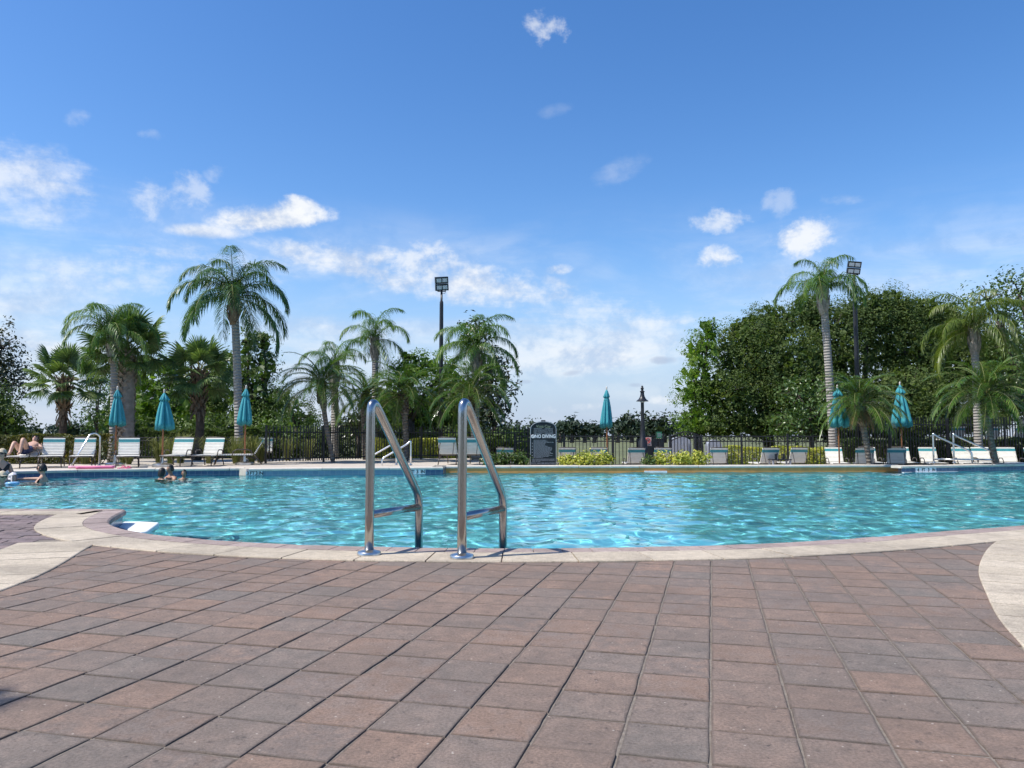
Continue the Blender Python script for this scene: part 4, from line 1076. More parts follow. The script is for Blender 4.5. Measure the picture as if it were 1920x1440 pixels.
# ------------------------------------------------------------------ side table, noodles, sandals
def side_table():
    p = at(1462, 860, 24.55); root = thing('side_table', 'small dark low table with pale legs between two loungers', 'table', (p.x, 24.55, SD))
    m = MB(); m.box((0, 0, .44), (.62, .42, .03)); m.build('table_top', 'black_metal', root)
    for sx in (-1, 1):
        for sy in (-1, 1): m = MB(); m.box((sx * .27, sy * .17, .21), (.045, .045, .43)); m.build('leg', 'grey_box', root)
    for k, x in enumerate((-.14, .10)):
        b = MB(); b.lathe([(.035, 0), (.04, .03), (.035, .12), (.045, .15), (.02, .17)], 10, (p.x + x, 24.5, SD + .455)); o = b.build('cup', 'sign_black'); tag(o, 'dark cup standing on the small side table, ' + ('nearer the lounger left of it' if k == 0 else 'nearer the lounger right of it'), 'cup')
side_table()
def noodles():
    for k, (x0, x1, dy, dz, mat, lab) in enumerate(((122, 210, 0.02, .045, 'foam_pale_pink', 'pale pink pool noodle lying on the coping, upper of two'), (140, 211, -.07, .02, 'foam_pink', 'deep pink pool noodle lying on the coping, lower of two'))):
        a = G(x0, 880.5); b = G(x1, 879.5); m = MB(); n = 12
        pts = [Vector((a.x + (b.x - a.x) * i / n, a.y + (b.y - a.y) * i / n + .12 + dy + .02 * math.sin(i * .7), .035 + dz * 0.5)) for i in range(n + 1)]
        c = sum(pts, Vector()) / len(pts); m.tube([p_ - c for p_ in pts], .035, 10); o = m.build('pool_noodle', mat, None, True); o.location = c; tag(o, lab, 'pool noodle', 'pink pool noodles')
noodles()
def sandals():
    for k, (px, rz, lab) in enumerate(((225, R(60), 'pink flip-flop on the coping, nearer the noodles'), (236, R(95), 'pink flip-flop on the coping, farther from the noodles'))):
        p = G(px, 879); root = thing('flip_flop', lab, 'sandal', (p.x, p.y + .12, 0), rz)
        m = MB(); out = [(-.12, -.035), (-.05, -.032), (.03, -.045), (.10, -.045), (.13, 0), (.10, .045), (.03, .045), (-.05, .032), (-.12, .035), (-.14, 0)]; k_ = len(out)
        m.v = [(x, y, 0) for x, y in out] + [(x, y, .03) for x, y in out]; m.f = [tuple(reversed(range(k_))), tuple(range(k_, 2 * k_))] + [(i, (i + 1) % k_, (i + 1) % k_ + k_, i + k_) for i in range(k_)]; m.m = [0] * len(m.f); m.build('sole', 'foam_pink', root)
        s = MB(); s.tube([(.0, -.045, .03), (.03, -.03, .07), (.08, 0, .045), (.03, .03, .07), (0, .045, .03)], .012, 6); s.build('strap', 'foam_pink', root)
sandals()

# ------------------------------------------------------------------ foliage helpers
def np_mesh(name, V, F, mat, smooth=False):
    me = bpy.data.meshes.new(name); me.from_pydata(V, [], F); me.materials.append(MATS[mat])
    if smooth: me.polygons.foreach_set('use_smooth', np.ones(len(me.polygons), bool))
    me.update(); return me
def leaf_quads(P, Nn, size, aspect, r, bend=0.15):
    n = len(P); Nn = Nn / np.maximum(np.linalg.norm(Nn, axis=1, keepdims=True), 1e-6)
    t = r.normal(size=(n, 3)); t -= Nn * (t * Nn).sum(1, keepdims=True); t /= np.maximum(np.linalg.norm(t, axis=1, keepdims=True), 1e-6)
    b = np.cross(Nn, t); s = (size * r.uniform(0.65, 1.25, n))[:, None]
    V = np.empty((n, 4, 3)); V[:, 0] = P - t * s * .5; V[:, 1] = P + b * s * aspect * .5 + Nn * s * bend * .5; V[:, 2] = P + t * s * .5; V[:, 3] = P - b * s * aspect * .5 + Nn * s * bend * .5
    F = np.arange(n * 4).reshape(n, 4); return V.reshape(-1, 3), F
def crown_mesh(name, lobes, leaf, mat, seed, dens=1.0, clump=0.45, aspect=0.55, flat=1.0, fill=True, shell=0.45, up=0.35, ragged=0.22, per=1.0, fillk=1.0):
    r = np.random.default_rng(seed); VV = []; FF = []; off = 0
    for (cx, cy, cz, rx, ry, rz) in lobes:
        c = np.array([cx, cy, cz]); rad = np.array([rx, ry, rz])
        area = 4 * math.pi * ((rx * ry) ** 1.6 / 3 + (rx * rz) ** 1.6 / 3 + (ry * rz) ** 1.6 / 3) ** (1 / 1.6)
        nc = max(6, int(dens * area / (clump * clump * 1.1)))
        d = r.normal(size=(nc, 3)); d /= np.linalg.norm(d, axis=1, keepdims=True)
        ph = r.uniform(0, 6.28, 6); kk = r.normal(size=(6, 3)) * 3.2
        bump = sum(np.sin(d @ kk[i] + ph[i]) for i in range(6)) / 6
        rr = np.maximum(r.uniform(shell, 1.0, nc), r.uniform(shell, 1.0, nc)) * (1 + ragged * bump * 1.6 + r.normal(size=nc) * ragged * .25)
        cc = c + d * rad * rr[:, None]
        cs = clump * r.uniform(.6, 1.35, nc)
        nl = int(per * 0.75 * (clump / leaf) ** 2 * 2.2) + 4
        idx = np.repeat(np.arange(nc), nl)
        offv = r.normal(size=(len(idx), 3)); offv *= (cs[idx] * .5)[:, None] / np.maximum(1.0, np.linalg.norm(offv, axis=1, keepdims=True) / 1.6); offv[:, 2] *= flat
        P = cc[idx] + offv
        Nn = d[idx] * .55 + offv / cs[idx][:, None] * .8 + r.normal(size=(len(idx), 3)) * .55 + np.array([0, 0, up])
        V, F = leaf_quads(P, Nn, leaf, aspect, r); VV.append(V); FF.append(F + off); off += len(V)
        if fill:
            nf = int(fillk * area * 5.0 / (leaf * 3.2) ** 2 * .25); P = c + (lambda q: q / np.linalg.norm(q, axis=1, keepdims=True))(r.normal(size=(nf, 3))) * rad * (r.uniform(.1, .82, nf) ** .6)[:, None]
            V, F = leaf_quads(P, r.normal(size=(nf, 3)), leaf * 3.2, .7, r); VV.append(V); FF.append(F + off); off += len(V)
    return np_mesh(name, np.concatenate(VV), np.concatenate(FF), mat)
def px_lobes(lobes, Y, o, depth=1.0):
    out = []
    for L_ in lobes:
        px, py, rx, ry = L_[:4]; dy = L_[4] if len(L_) > 4 else 0.0
        p = at(px, py, Y + dy); k = (Y + dy) / FPX; out.append((p.x - o[0], p.y - o[1], p.z - o[2], rx * k, rx * k * depth, ry * k))
    return out
def tree(name, label, cat, px, Y, z0, lobes, leaf, mat, seed, trunk_r=0.16, group=None, bark='bark', depth=1.0, kind=None, **kw):
    b = at(px, 800, Y); o = (b.x, Y, z0); root = thing(name, label, cat, o, 0, group)
    lb = px_lobes(lobes, Y, o, depth); r = random.Random(seed)
    mb = MB(); zc = min(l[2] for l in lb); top = Vector((0, 0, max(0.5, zc * .75)))
    mb.tube([(0, 0, -.1), (trunk_r * .3, 0, top.z * .5), top], [trunk_r * 1.25, trunk_r, trunk_r * .85], 8)
    for l in lb:
        e = Vector(l[:3]); m = top.lerp(e, .5) + Vector((r.uniform(-.3, .3), r.uniform(-.3, .3), .2))
        mb.tube([top - Vector((0, 0, .2)), m, e], [trunk_r * .6, trunk_r * .42, trunk_r * .2], 6)
        for _ in range(7):
            d = Vector((r.gauss(0, 1), r.gauss(0, 1), r.gauss(.3, .8))).normalized(); q = e + Vector((d.x * l[3], d.y * l[4], d.z * l[5])) * r.uniform(.6, .95)
            mb.tube([e, e.lerp(q, .55) + Vector((r.uniform(-.15, .15), 0, .12)), q], [trunk_r * .18, trunk_r * .11, trunk_r * .05], 5)
    mb.build('trunk', bark, root, True)
    link('crown', crown_mesh('crown', lb, leaf, mat, seed, **kw), root)
    return root
def leaflets(mb, base, side, fwd, l, w, droop, seg=2):
    d = (side + fwd).normalized(); down = Vector((0, 0, -1)); wv = d.cross(Vector((0, 0, 1)));
    wv = wv.normalized() if wv.length > 1e-4 else Vector((1, 0, 0))
    p = base; pts = [p]; dd = d
    for k in range(seg): dd = (dd + down * droop * (k + 0.6) / seg).normalized(); p = p + dd * l / seg; pts.append(p)
    o = len(mb.v); ws = [w * .5, w, w * .62, .0][:seg] + [0.0]
    for k in range(seg): mb.v += [tuple(pts[k] - wv * ws[k] * .5), tuple(pts[k] + wv * ws[k] * .5)]
    mb.v.append(tuple(pts[-1]))
    for k in range(seg - 1): mb.f.append((o + 2 * k, o + 2 * k + 1, o + 2 * k + 3, o + 2 * k + 2)); mb.m.append(0)
    mb.f.append((o + 2 * seg - 2, o + 2 * seg - 1, o + 2 * seg)); mb.m.append(0)
def feather(name, Lr, a0, a1, n, l, w, droop, mat, seed, plumose=0.5, rw=0.018, fwdk=0.55, start=0.14, seg=3, bendpow=1.3):
    r = random.Random(seed); mb = MB(); K = 14; p = Vector((0, 0, 0)); pts = [p]; tang = []
    for k in range(K):
        u = (k + .5) / K; a = a0 + (a1 - a0) * u ** bendpow; t = Vector((math.cos(a), 0.05 * math.sin(seed + u * 3), math.sin(a))).normalized(); tang.append(t); p = p + t * Lr / K; pts.append(p)
    for i in range(n):
        u = start + (1 - start) * i / (n - 1); k = min(K - 1, int(u * K)); f = u * K - k; b = pts[k].lerp(pts[k + 1], f); t = tang[k]
        ll = l * (0.55 + .75 * math.sin(math.pi * min(1, .18 + u * .80))) * r.uniform(.8, 1.12)
        up = Vector((-t.z, 0, t.x))
        for s in (-1, 1):
            side = Vector((0, s, 0)) * r.uniform(.8, 1.1) + up * r.gauss(0, plumose) * .6 + up * .12
            leaflets(mb, b, side, t * (fwdk + .5 * u + r.uniform(-.1, .1)), ll, w * r.uniform(.8, 1.2), droop * r.uniform(.75, 1.25), seg)
    nm = len(mb.f)
    mb.tube(pts, [rw * (1 - .85 * k / K) + .003 for k in range(K + 1)], 5, mi=1)
    return mb.mesh(name, [mat, 'rachis'])
def fan(name, pet, rad, mat, seed, droop):
    r = random.Random(seed); mb = MB(); n = 40
    c = Vector((pet, 0, -.06)); 
    for i in range(n):
        a = (i / (n - 1) - .5) * R(255); d = Vector((math.cos(a), math.sin(a), -0.18 * abs(math.sin(a)) + .10 * math.cos(2 * a))).normalized()
        base = c + Vector((.10 * math.cos(a * .5), 0, 0)); l = rad * (.78 + .22 * math.cos(a * .6)) * r.uniform(.88, 1.08)
        down = Vector((0, 0, -1)); p = base; pts = [p]; dd = d
        for k in range(3): dd = (dd + down * droop * (k * k) * .14 * r.uniform(.5, 1.4)).normalized(); p = p + dd * l * (.42, .33, .25)[k]; pts.append(p)
        wv = d.cross(Vector((0, 0, 1))).normalized(); ws = [.010, .060, .040, 0.0]; o = len(mb.v); kz = Vector((0, 0, .016 * (1 if i % 2 else -1)))
        for k in range(3): mb.v += [tuple(pts[k] - wv * ws[k] * .5 + kz), tuple(pts[k] + wv * ws[k] * .5 - kz)]
        mb.v.append(tuple(pts[3]))
        mb.f += [(o, o + 1, o + 3, o + 2), (o + 2, o + 3, o + 5, o + 4), (o + 4, o + 5, o + 6)]; mb.m += [0, 0, 0]
    mb.tube([(0, 0, 0), (pet * .5, 0, .03), (pet, 0, -.05), (pet + rad * .35, 0, -.10)], [.022, .016, .012, .005], 5, mi=1)
    return mb.mesh(name, [mat, 'rachis'])

# ------------------------------------------------------------------ palms
FR = {}
def queen_set(mat):
    if mat in FR: return FR[mat]
    S = []
    for k, (a0, a1, bp_) in enumerate(((85, -35, 1.7), (78, -66, 1.5), (68, -82, 1.3), (54, -90, 1.1), (34, -94, 1.0), (8, -96, 1.0))):
        S.append([feather('frond', 3.0, R(a0), R(a1), 84, .62, .032, 1.15, mat, 10 * k + j, .5, .020, .55, .12, 3, bp_) for j in range(2)])
    FR[mat] = S; return S
def date_set(mat='date_leaf'):
    if mat in FR: return FR[mat]
    S = []
    for k, (a0, a1) in enumerate(((80, -10), (62, -40), (42, -60), (22, -70), (0, -80))):
        S.append([feather('frond', 1.55, R(a0), R(a1), 58, .27, .016, .32, mat, 200 + 10 * k + j, .16, .011, .6, .16, 2, 1.15) for j in range(2)])
    FR[mat] = S; return S
def sabal_set():
    if 'sabal' in FR: return FR['sabal']
    FR['sabal'] = [[fan('frond', .95, .80, 'sabal_leaf', 300 + 10 * k + j, dr) for j in range(2)] for k, dr in enumerate((.5, 1.0, 1.6))]; return FR['sabal']
def boots_mesh(rad0, rad1, z0, z1, rows, per, length, out, mat, seed, thick=.05):
    r = random.Random(seed); mb = MB()
    for i in range(rows):
        z = z0 + (z1 - z0) * i / max(1, rows - 1); rad = rad0 + (rad1 - rad0) * i / max(1, rows - 1)
        for j in range(per):
            a = 2 * math.pi * (j + (i % 2) * .5 + r.uniform(-.08, .08)) / per; d = Vector((math.cos(a), math.sin(a), 0)); s = Vector((-d.y, d.x, 0))
            b = d * rad * .9 + Vector((0, 0, z)); t = d * (rad + out * r.uniform(.7, 1.3)) + Vector((0, 0, z + length * r.uniform(.75, 1.2)))
            w = thick * r.uniform(.8, 1.2); m = b.lerp(t, .55) + d * .03
            o = len(mb.v)
            for q, ww in ((b, w * 1.5), (m, w * 1.15), (t, w * .55)):
                mb.v += [tuple(q - s * ww), tuple(q + s * ww), tuple(q + s * ww * .6 - d * .035), tuple(q - s * ww * .6 - d * .035)]
            for k in range(2):
                for e in range(4): a_, b_ = o + 4 * k + e, o + 4 * k + (e + 1) % 4; mb.f.append((a_, b_, b_ + 4, a_ + 4)); mb.m.append(0)
            mb.f.append((o + 8, o + 9, o + 10, o + 11)); mb.m.append(0)
    return mb.mesh('leaf_bases', mat)
def palm(kind, label, base, top, Y, z0, scale, nfr, seed, mat=None, rpx=7.5, group=None, skirt=False, spread=None, elev=None):
    """base px of the trunk foot, top px,py of the trunk head"""
    r = random.Random(seed); b = at(base, 800, Y); o = Vector((b.x, Y, z0)); t = at(top[0], top[1], Y) - o
    nm = {'queen': 'queen_palm', 'date': 'date_palm', 'sabal': 'cabbage_palm'}[kind]
    root = thing(nm, label, 'palm tree', o, 0, group); rad = rpx / FPX * Y; H = t.z
    mb = MB(); K = 12; curve = Vector((r.uniform(-.1, .1), r.uniform(-.15, .15), 0))
    if kind == 'queen': rr = [rad * (1.25 if k == 0 else 1.08 - .18 * k / K) for k in range(K + 1)]; tm = 'queen_trunk'
    elif kind == 'date': rr = [rad * (.8 + .15 * (k / K) + (.45 if k > K - 4 else 0)) for k in range(K + 1)]; tm = 'date_trunk'
    else: rr = [rad * (1.0 + .05 * math.sin(k)) for k in range(K + 1)]; tm = 'trunk_brown' if 'booted' in label else 'trunk_grey'
    pts = [Vector((t.x * (k / K) ** 1.2, t.y * k / K, H * k / K)) + curve * math.sin(math.pi * k / K) * .6 for k in range(K + 1)]
    pts[0].z = -.1
    mb.tube(pts, rr, 14); mb.build('trunk', tm, root, True)
    hd = Vector((t.x, t.y, H))
    if kind == 'queen':
        m = MB(); m.lathe([(rad * .95, -.85), (rad * 1.25, -.62), (rad * 1.3, -.35), (rad * .9, -.05), (rad * .5, .18)], 10, hd); m.build('crownshaft', 'boot_grey' if mat != 'queen_leaf_dark' else 'boot_brown', root, True)
        bm_ = link('leaf_bases', boots_mesh(rad * 1.15, rad * .9, -.70, -.08, 4, 5, .42, .07, 'boot_grey' if mat != 'queen_leaf_dark' else 'boot_brown', seed, .055), root, hd); tag(bm_, kind='stuff')
    elif kind == 'sabal':
        lo = -1.15 if 'booted' in label else -H * .92
        bm_ = link('leaf_bases', boots_mesh(rad * 1.02, rad * 1.1, lo, -.02, int(abs(lo) / .13) + 2, 7, .30 if 'booted' in label else .20, 0.17 if 'booted' in label else .10, 'boot_brown' if 'booted' in label else 'boot_grey', seed, .05 if 'booted' in label else .07), root, hd); tag(bm_, kind='stuff')
        if 'booted' in label:
            d_ = link('dead_leaf_bases', boots_mesh(rad * 1.0, rad * 1.05, -1.35, -.75, 4, 6, -.34, .12, 'boot_brown', seed + 5, .045), root, hd); tag(d_, kind='stuff')
    else:
        bm_ = link('leaf_bases', boots_mesh(rad * 1.1, rad * 1.35, -.62, 0.0, 8, 7, .13, .05, 'trunk_brown' if not skirt else 'boot_brown', seed, .035), root, hd); tag(bm_, kind='stuff')
    S = queen_set(mat) if kind == 'queen' else date_set() if kind == 'date' else sabal_set()
    GA = 2.399963
    for i in range(nfr):
        u = (i + .5) / nfr; az = i * GA + r.uniform(-.25, .25)
        if kind == 'sabal':
            el = R(82 - 118 * u + r.uniform(-8, 8)); me = r.choice(S[min(2, int(u * 3))]); rot = Matrix.Rotation(az, 4, 'Z') @ Matrix.Rotation(-el, 4, 'Y') @ Matrix.Rotation(r.uniform(-.5, .5), 4, 'X')
        else:
            k = min(elev or len(S) - 1, int(u ** .9 * len(S))); me = r.choice(S[k]); rot = Matrix.Rotation(az, 4, 'Z') @ Matrix.Rotation(r.uniform(-.12, .12), 4, 'Y') @ Matrix.Rotation(r.uniform(-.15, .15), 4, 'X')
        sc_ = scale * r.uniform(.88, 1.1)
        f = link('frond', me, root); f.matrix_basis = Matrix.Translation(hd) @ rot @ Matrix.Scale(sc_, 4)
    if skirt:
        for i in range(16):
            az = i * GA; f = link('dead_frond', DEAD[i % 2], root); f.matrix_basis = Matrix.Translation(hd + Vector((0, 0, -.12))) @ Matrix.Rotation(az, 4, 'Z') @ Matrix.Scale(.62 * r.uniform(.8, 1.2), 4)
    if kind == 'queen':
        sp = feather('spear', .8 * scale, R(89), R(84), 26, .16, .014, .05, mat, seed, .2, .014, 1.6, .3, 2); link('spear', sp, root, hd)
    return root
DEAD = [feather('dead_frond', 1.1, R(-20), R(-88), 34, .22, .022, .9, 'dead_frond', 500 + k, .3, .014, .5, .1, 2, .6) for k in range(2)]
z0 = 0.0
palm('sabal', 'cabbage palm with booted brown trunk standing alone behind the hedge', 120, (121, 715), 29.5, -.1, .88, 24, 21, rpx=7.0)
palm('sabal', 'cabbage palm with lattice-marked trunk behind the first umbrella', 240, (240, 660), 26.5, z0, .90, 28, 22, rpx=11.0)
palm('sabal', 'cabbage palm with booted trunk between two closed umbrellas', 371, (373, 702), 27.5, z0, .86, 26, 23, rpx=8.0)
palm('queen', 'slim grey palm just left of the lattice-trunked cabbage palm', 211, (212, 632), 25.5, z0, .66, 20, 24, 'queen_leaf', 6.5)
palm('queen', 'tallest dark feather palm on the left with long smooth grey trunk', 450, (439, 560), 24.6, z0, .80, 22, 25, 'queen_leaf_dark', 7.5)
palm('queen', 'feather palm high against the sky behind the near ladder', 702, (703, 640), 32.5, z0, .74, 12, 26, 'queen_leaf', 6.0)
palm('queen', 'small feather palm behind the leaning date palm', 627, (627, 690), 29.5, z0, .60, 12, 27, 'queen_leaf', 7.0)
palm('queen', 'pale-trunked feather palm before the dark magnolia', 893, (893, 662), 27.6, z0, .72, 20, 28, 'queen_leaf', 8.0)
palm('queen', 'tall feather palm with pale trunk left of the right floodlight', 1562, (1543, 546), 27.2, SD, .72, 14, 29, 'queen_leaf', 7.4, elev=3)
palm('queen', 'golden-green weeping feather palm at far right', 1832, (1826, 622), 27.0, SD, .76, 20, 30, 'queen_leaf_gold', 7.0)
palm('date', 'leaning date palm with dark rough neck at left of the near ladder', 626, (603, 722), 25.2, z0, 1.12, 40, 31, rpx=5.0)
palm('date', 'date palm partly hidden behind the left rail of the near ladder', 686, (686, 745), 28.5, z0, 1.05, 38, 32, rpx=6.0)
palm('date', 'date palm framed between the two rails of the near ladder', 762, (757, 742), 26.6, z0, 1.12, 44, 33, rpx=6.0)
palm('date', 'date palm with leaning trunk right behind the right near rail', 864, (882, 738), 26.0, z0, 1.12, 40, 34, rpx=5.2)
palm('date', 'date palm with skirt of dead brown fronds beside an umbrella', 1630, (1613, 757), 23.7, SD, 1.0, 46, 35, rpx=6.0, skirt=True)
palm('date', 'large glossy date palm with leaning trunk at far right', 1868, (1849, 742), 23.8, SD, 1.18, 48, 36, rpx=6.0)

# ------------------------------------------------------------------ broadleaf trees, shrubs, hedges
OK_ = dict(dens=1.15, clump=.58, aspect=.6, shell=.55, ragged=.20, fillk=2.2)
tree('oak_tree', 'dense dark oak filling the left half of the big tree mass', 'tree', 1440, 37, -.4, [(1398, 668, 68, 74), (1366, 745, 66, 58, -1), (1465, 705, 85, 95, 0), (1448, 612, 52, 46, .5), (1400, 620, 34, 30, .5), (1350, 800, 56, 22, -1), (1440, 798, 70, 28, -1)], .10, 'oak_leaf', 51, .3, **OK_)
tree('oak_tree', 'dense dark oak behind the right floodlight pole', 'tree', 1600, 38, -.4, [(1565, 655, 80, 95, .5), (1545, 745, 80, 60, -.5), (1625, 592, 56, 48, 0), (1518, 585, 44, 40, 1), (1570, 800, 80, 28, -1)], .10, 'oak_leaf_deep', 52, .3, **OK_)
tree('oak_tree', 'dense dark oak between the floodlight and the golden palm', 'tree', 1710, 38, -.4, [(1690, 650, 78, 82, .5), (1672, 578, 42, 36, 0), (1728, 592, 42, 38, .5), (1865, 680, 60, 70, 1.5), (1900, 745, 70, 50, 1), (1700, 745, 98, 66, -.8), (1795, 690, 70, 88, .8), (1770, 610, 50, 50, 1), (1690, 798, 90, 28, -1), (1810, 790, 80, 26, -1)], .10, 'oak_leaf', 53, .3, **OK_)
tree('broadleaf_tree', 'bright large-leaved tree cut by the right picture edge', 'tree', 1930, 36, -.4, [(1912, 552, 40, 48), (1905, 655, 42, 55, -.5), (1850, 562, 42, 36, .5), (1945, 720, 60, 60), (1880, 600, 30, 40, .6), (1960, 600, 60, 90)], .17, 'broad_leaf', 54, .25, dens=.8, clump=.7, aspect=.62, shell=.5, fill=False)
tree('cypress_tree', 'bright green feathery tree at the left side of the big oak', 'tree', 1308, 36, -.4, [(1318, 660, 36, 48), (1305, 730, 40, 55, -.2), (1300, 788, 38, 30, -.2), (1330, 615, 22, 24)], .14, 'cypress_leaf', 55, .2, dens=1.25, clump=.42, aspect=.35, flat=.55, shell=.4, ragged=.3)
tree('understory_tree', 'yellow-green leafy young tree below the oak before the fence', 'tree', 1520, 32.5, -.4, [(1498, 745, 46, 48), (1540, 775, 46, 36, -.3), (1480, 795, 46, 26, -.2), (1545, 730, 30, 34)], .15, 'broad_leaf', 56, .12, dens=.75, clump=.42, aspect=.6, fill=False, shell=.35)
tree('broadleaf_tree', 'dark tree with open twigs cut by the left picture edge', 'tree', -15, 36, -.1, [(2, 655, 36, 42), (20, 722, 42, 36), (-30, 700, 55, 95), (8, 690, 40, 50, .4)], .17, 'magnolia_leaf', 57, .22, dens=.75, clump=.5, shell=.3, fill=False, ragged=.35)
tree('large_bush', 'rounded dark bush below the tree at the left edge', 'bush', 12, 33, -.1, [(10, 792, 46, 34), (-30, 770, 60, 50)], .14, 'oak_leaf_deep', 58, .1, dens=1.1, clump=.45)
tree('slender_tree', 'thin see-through tree between two cabbage palms', 'tree', 182, 34, -.1, [(180, 735, 24, 40), (172, 780, 32, 24), (196, 700, 16, 22)], .13, 'broad_leaf', 59, .07, dens=.55, clump=.42, fill=False, shell=.2, ragged=.4)
tree('cypress_tree', 'light green feathery tree behind the second umbrella', 'tree', 300, 33, -.1, [(295, 735, 44, 46), (325, 695, 34, 34), (275, 775, 40, 32), (330, 770, 42, 36), (265, 700, 26, 36)], .13, 'cypress_leaf', 60, .16, dens=1.15, clump=.40, aspect=.35, flat=.5, shell=.35, ragged=.3)
tree('broadleaf_tree', 'dark leafy tree behind the third cabbage palm', 'tree', 400, 36, -.1, [(405, 740, 40, 60), (380, 780, 44, 36), (420, 690, 26, 36)], .16, 'oak_leaf', 61, .2, dens=.9, clump=.5, shell=.4)
tree('cypress_tree', 'dark layered tree right of the tallest feather palm', 'tree', 492, 35, -.1, [(488, 690, 36, 48), (466, 640, 24, 26), (500, 752, 50, 40), (455, 720, 34, 60), (495, 640, 18, 20), (470, 785, 50, 28)], .14, 'cypress_dark', 62, .2, dens=1.1, clump=.42, aspect=.4, flat=.5, shell=.35, ragged=.34)
tree('cypress_tree', 'low dark spreading tree behind the start of the tall fence', 'tree', 556, 34, -.1, [(548, 768, 38, 30), (578, 782, 26, 20), (530, 735, 22, 26)], .13, 'cypress_dark', 63, .12, dens=.9, clump=.38, aspect=.4, flat=.5, fill=False, shell=.3, ragged=.35)
tree('cypress_tree', 'light feathery tree behind the near ladder', 'tree', 770, 33, -.1, [(752, 705, 42, 30), (790, 690, 38, 30), (735, 760, 46, 40), (805, 755, 46, 44), (835, 700, 30, 40), (765, 675, 20, 18)], .13, 'cypress_leaf', 64, .18, dens=1.0, clump=.42, aspect=.38, flat=.6, shell=.35, ragged=.35)
tree('broadleaf_tree', 'dark broadleaf mass low behind the fence at the near ladder', 'tree', 830, 34.5, -.1, [(820, 775, 46, 36), (780, 790, 44, 24), (860, 745, 36, 50)], .17, 'oak_leaf_deep', 65, .18, dens=.9, clump=.5, shell=.4)
tree('magnolia_tree', 'dark magnolia behind the pale-trunked feather palm', 'tree', 928, 32, -.1, [(925, 690, 34, 44), (938, 748, 34, 40), (895, 630, 34, 34), (910, 780, 40, 28), (900, 720, 34, 56)], .21, 'magnolia_leaf', 66, .16, dens=.85, clump=.46, aspect=.5, fill=False, shell=.3, ragged=.3, per=1.3)
tree('magnolia_tree', 'low dark magnolia bush behind fence between leaning palm and ladder', 'tree', 672, 31.5, -.1, [(662, 785, 24, 24), (690, 790, 26, 22), (645, 800, 20, 14)], .19, 'magnolia_leaf', 67, .08, dens=.8, clump=.40, aspect=.5, fill=False, shell=.2)
for k, (px, Y_, lobes_, lab) in enumerate(((250, 40, [(235, 745, 48, 50), (285, 765, 46, 40), (210, 790, 50, 24)], 'dense green tree behind the paired palm trunks'), (350, 41, [(350, 735, 44, 52), (330, 785, 56, 30), (390, 775, 46, 34)], 'dense green tree behind the third cabbage palm crown'), (520, 40, [(520, 765, 44, 36), (480, 785, 50, 26), (560, 792, 40, 20)], 'dense green tree behind the fence start'), (700, 39, [(715, 765, 46, 40), (660, 798, 40, 16), (750, 780, 44, 30)], 'dense green tree behind the near ladder left rail'), (850, 39, [(845, 745, 46, 52), (810, 785, 50, 28), (890, 780, 46, 30)], 'dense green tree behind the near ladder right rail'))):
    tree('background_tree', lab, 'tree', px, Y_, -.2, lobes_, .13, 'broad_leaf' if k % 2 == 0 else 'oak_leaf', 760 + k, .2, 'trees behind the left palms', dens=.95, clump=.55, shell=.45, ragged=.3)
for k, (px, top, hw, lab) in enumerate(((232, 775, 44, 'dark low bush behind the lattice-trunked palm'), (300, 782, 48, 'dark low bush behind the second umbrella'), (365, 778, 46, 'dark low bush behind the third cabbage palm'), (432, 780, 46, 'dark low bush behind the tall grey palm trunk'), (505, 782, 50, 'dark low bush behind the start of the tall fence'), (585, 806, 44, 'low bush behind fence beside the leaning date palm'), (950, 806, 40, 'low bush behind fence left of the rules sign'), (870, 800, 44, 'low bush behind fence below the pale-trunked palm'))):
    tree('low_bush', lab, 'bush', px, 31.5, -.1, [(px, (top + 838) / 2, hw, (846 - top) / 2), (px + 14, 826, hw * .9, 18)], .12, 'oak_leaf_deep' if k % 2 else 'cypress_dark', 700 + k, .06, 'low bushes behind the left fences', dens=.9, clump=.4, shell=.4)
def fars(label, px, top, halfw, seed, Y=150):
    b = 812; h = b - top
    tree('far_tree', label, 'tree', px, Y, -.4, [(px, top + h * .42, halfw, h * .42), (px + halfw * .3, top + h * .7, halfw * 1.2, h * .32)], 1.0, 'far_pine', seed, .35, 'far trees across the field', dens=1.1, clump=1.6, aspect=.5, shell=.35, ragged=.35)
for k, (px, top, hw, lab) in enumerate(((1072, 783, 14, 'pointed far tree just right of the rules sign'), (1050, 797, 12, 'low far tree touching the edge of the rules sign'), (1096, 796, 12, 'low far tree between pointed tree and pylon'), (1114, 795, 13, 'rounded far tree left of the centre umbrella'), (1158, 790, 14, 'small far tree right of the centre umbrella canopy'), (1184, 772, 19, 'tall rounded far tree left of the lamp post'), (1222, 773, 19, 'tall rounded far tree right of the lamp post'), (1246, 776, 9, 'slim far tree between lamp post and oak'), (1263, 779, 9, 'slim far tree nearest to the bright green tree'), (1000, 792, 10, 'far tree rising behind the left shoulder of the rules sign'))):
    fars(lab, px, top, hw, 80 + k)
def far_treeline():
    r = np.random.default_rng(5); lob = []
    for x in np.arange(-140, 1300, 13):
        if 1000 < x < 1290: top = 803
        else: top = 806 + r.uniform(-8, 3)
        p = at(x, top + 6, 260); lob.append((p.x, 260 + r.uniform(-15, 15), p.z, 2.2, 2, 2.2 + r.uniform(0, 1.0)))
    me = crown_mesh('far_woods', lob, 1.4, 'far_pine', 6, dens=.8, clump=1.6); o = link('far_woods', me); tag(o, 'far-off line of woods along the horizon', None, None, 'stuff')
far_treeline()
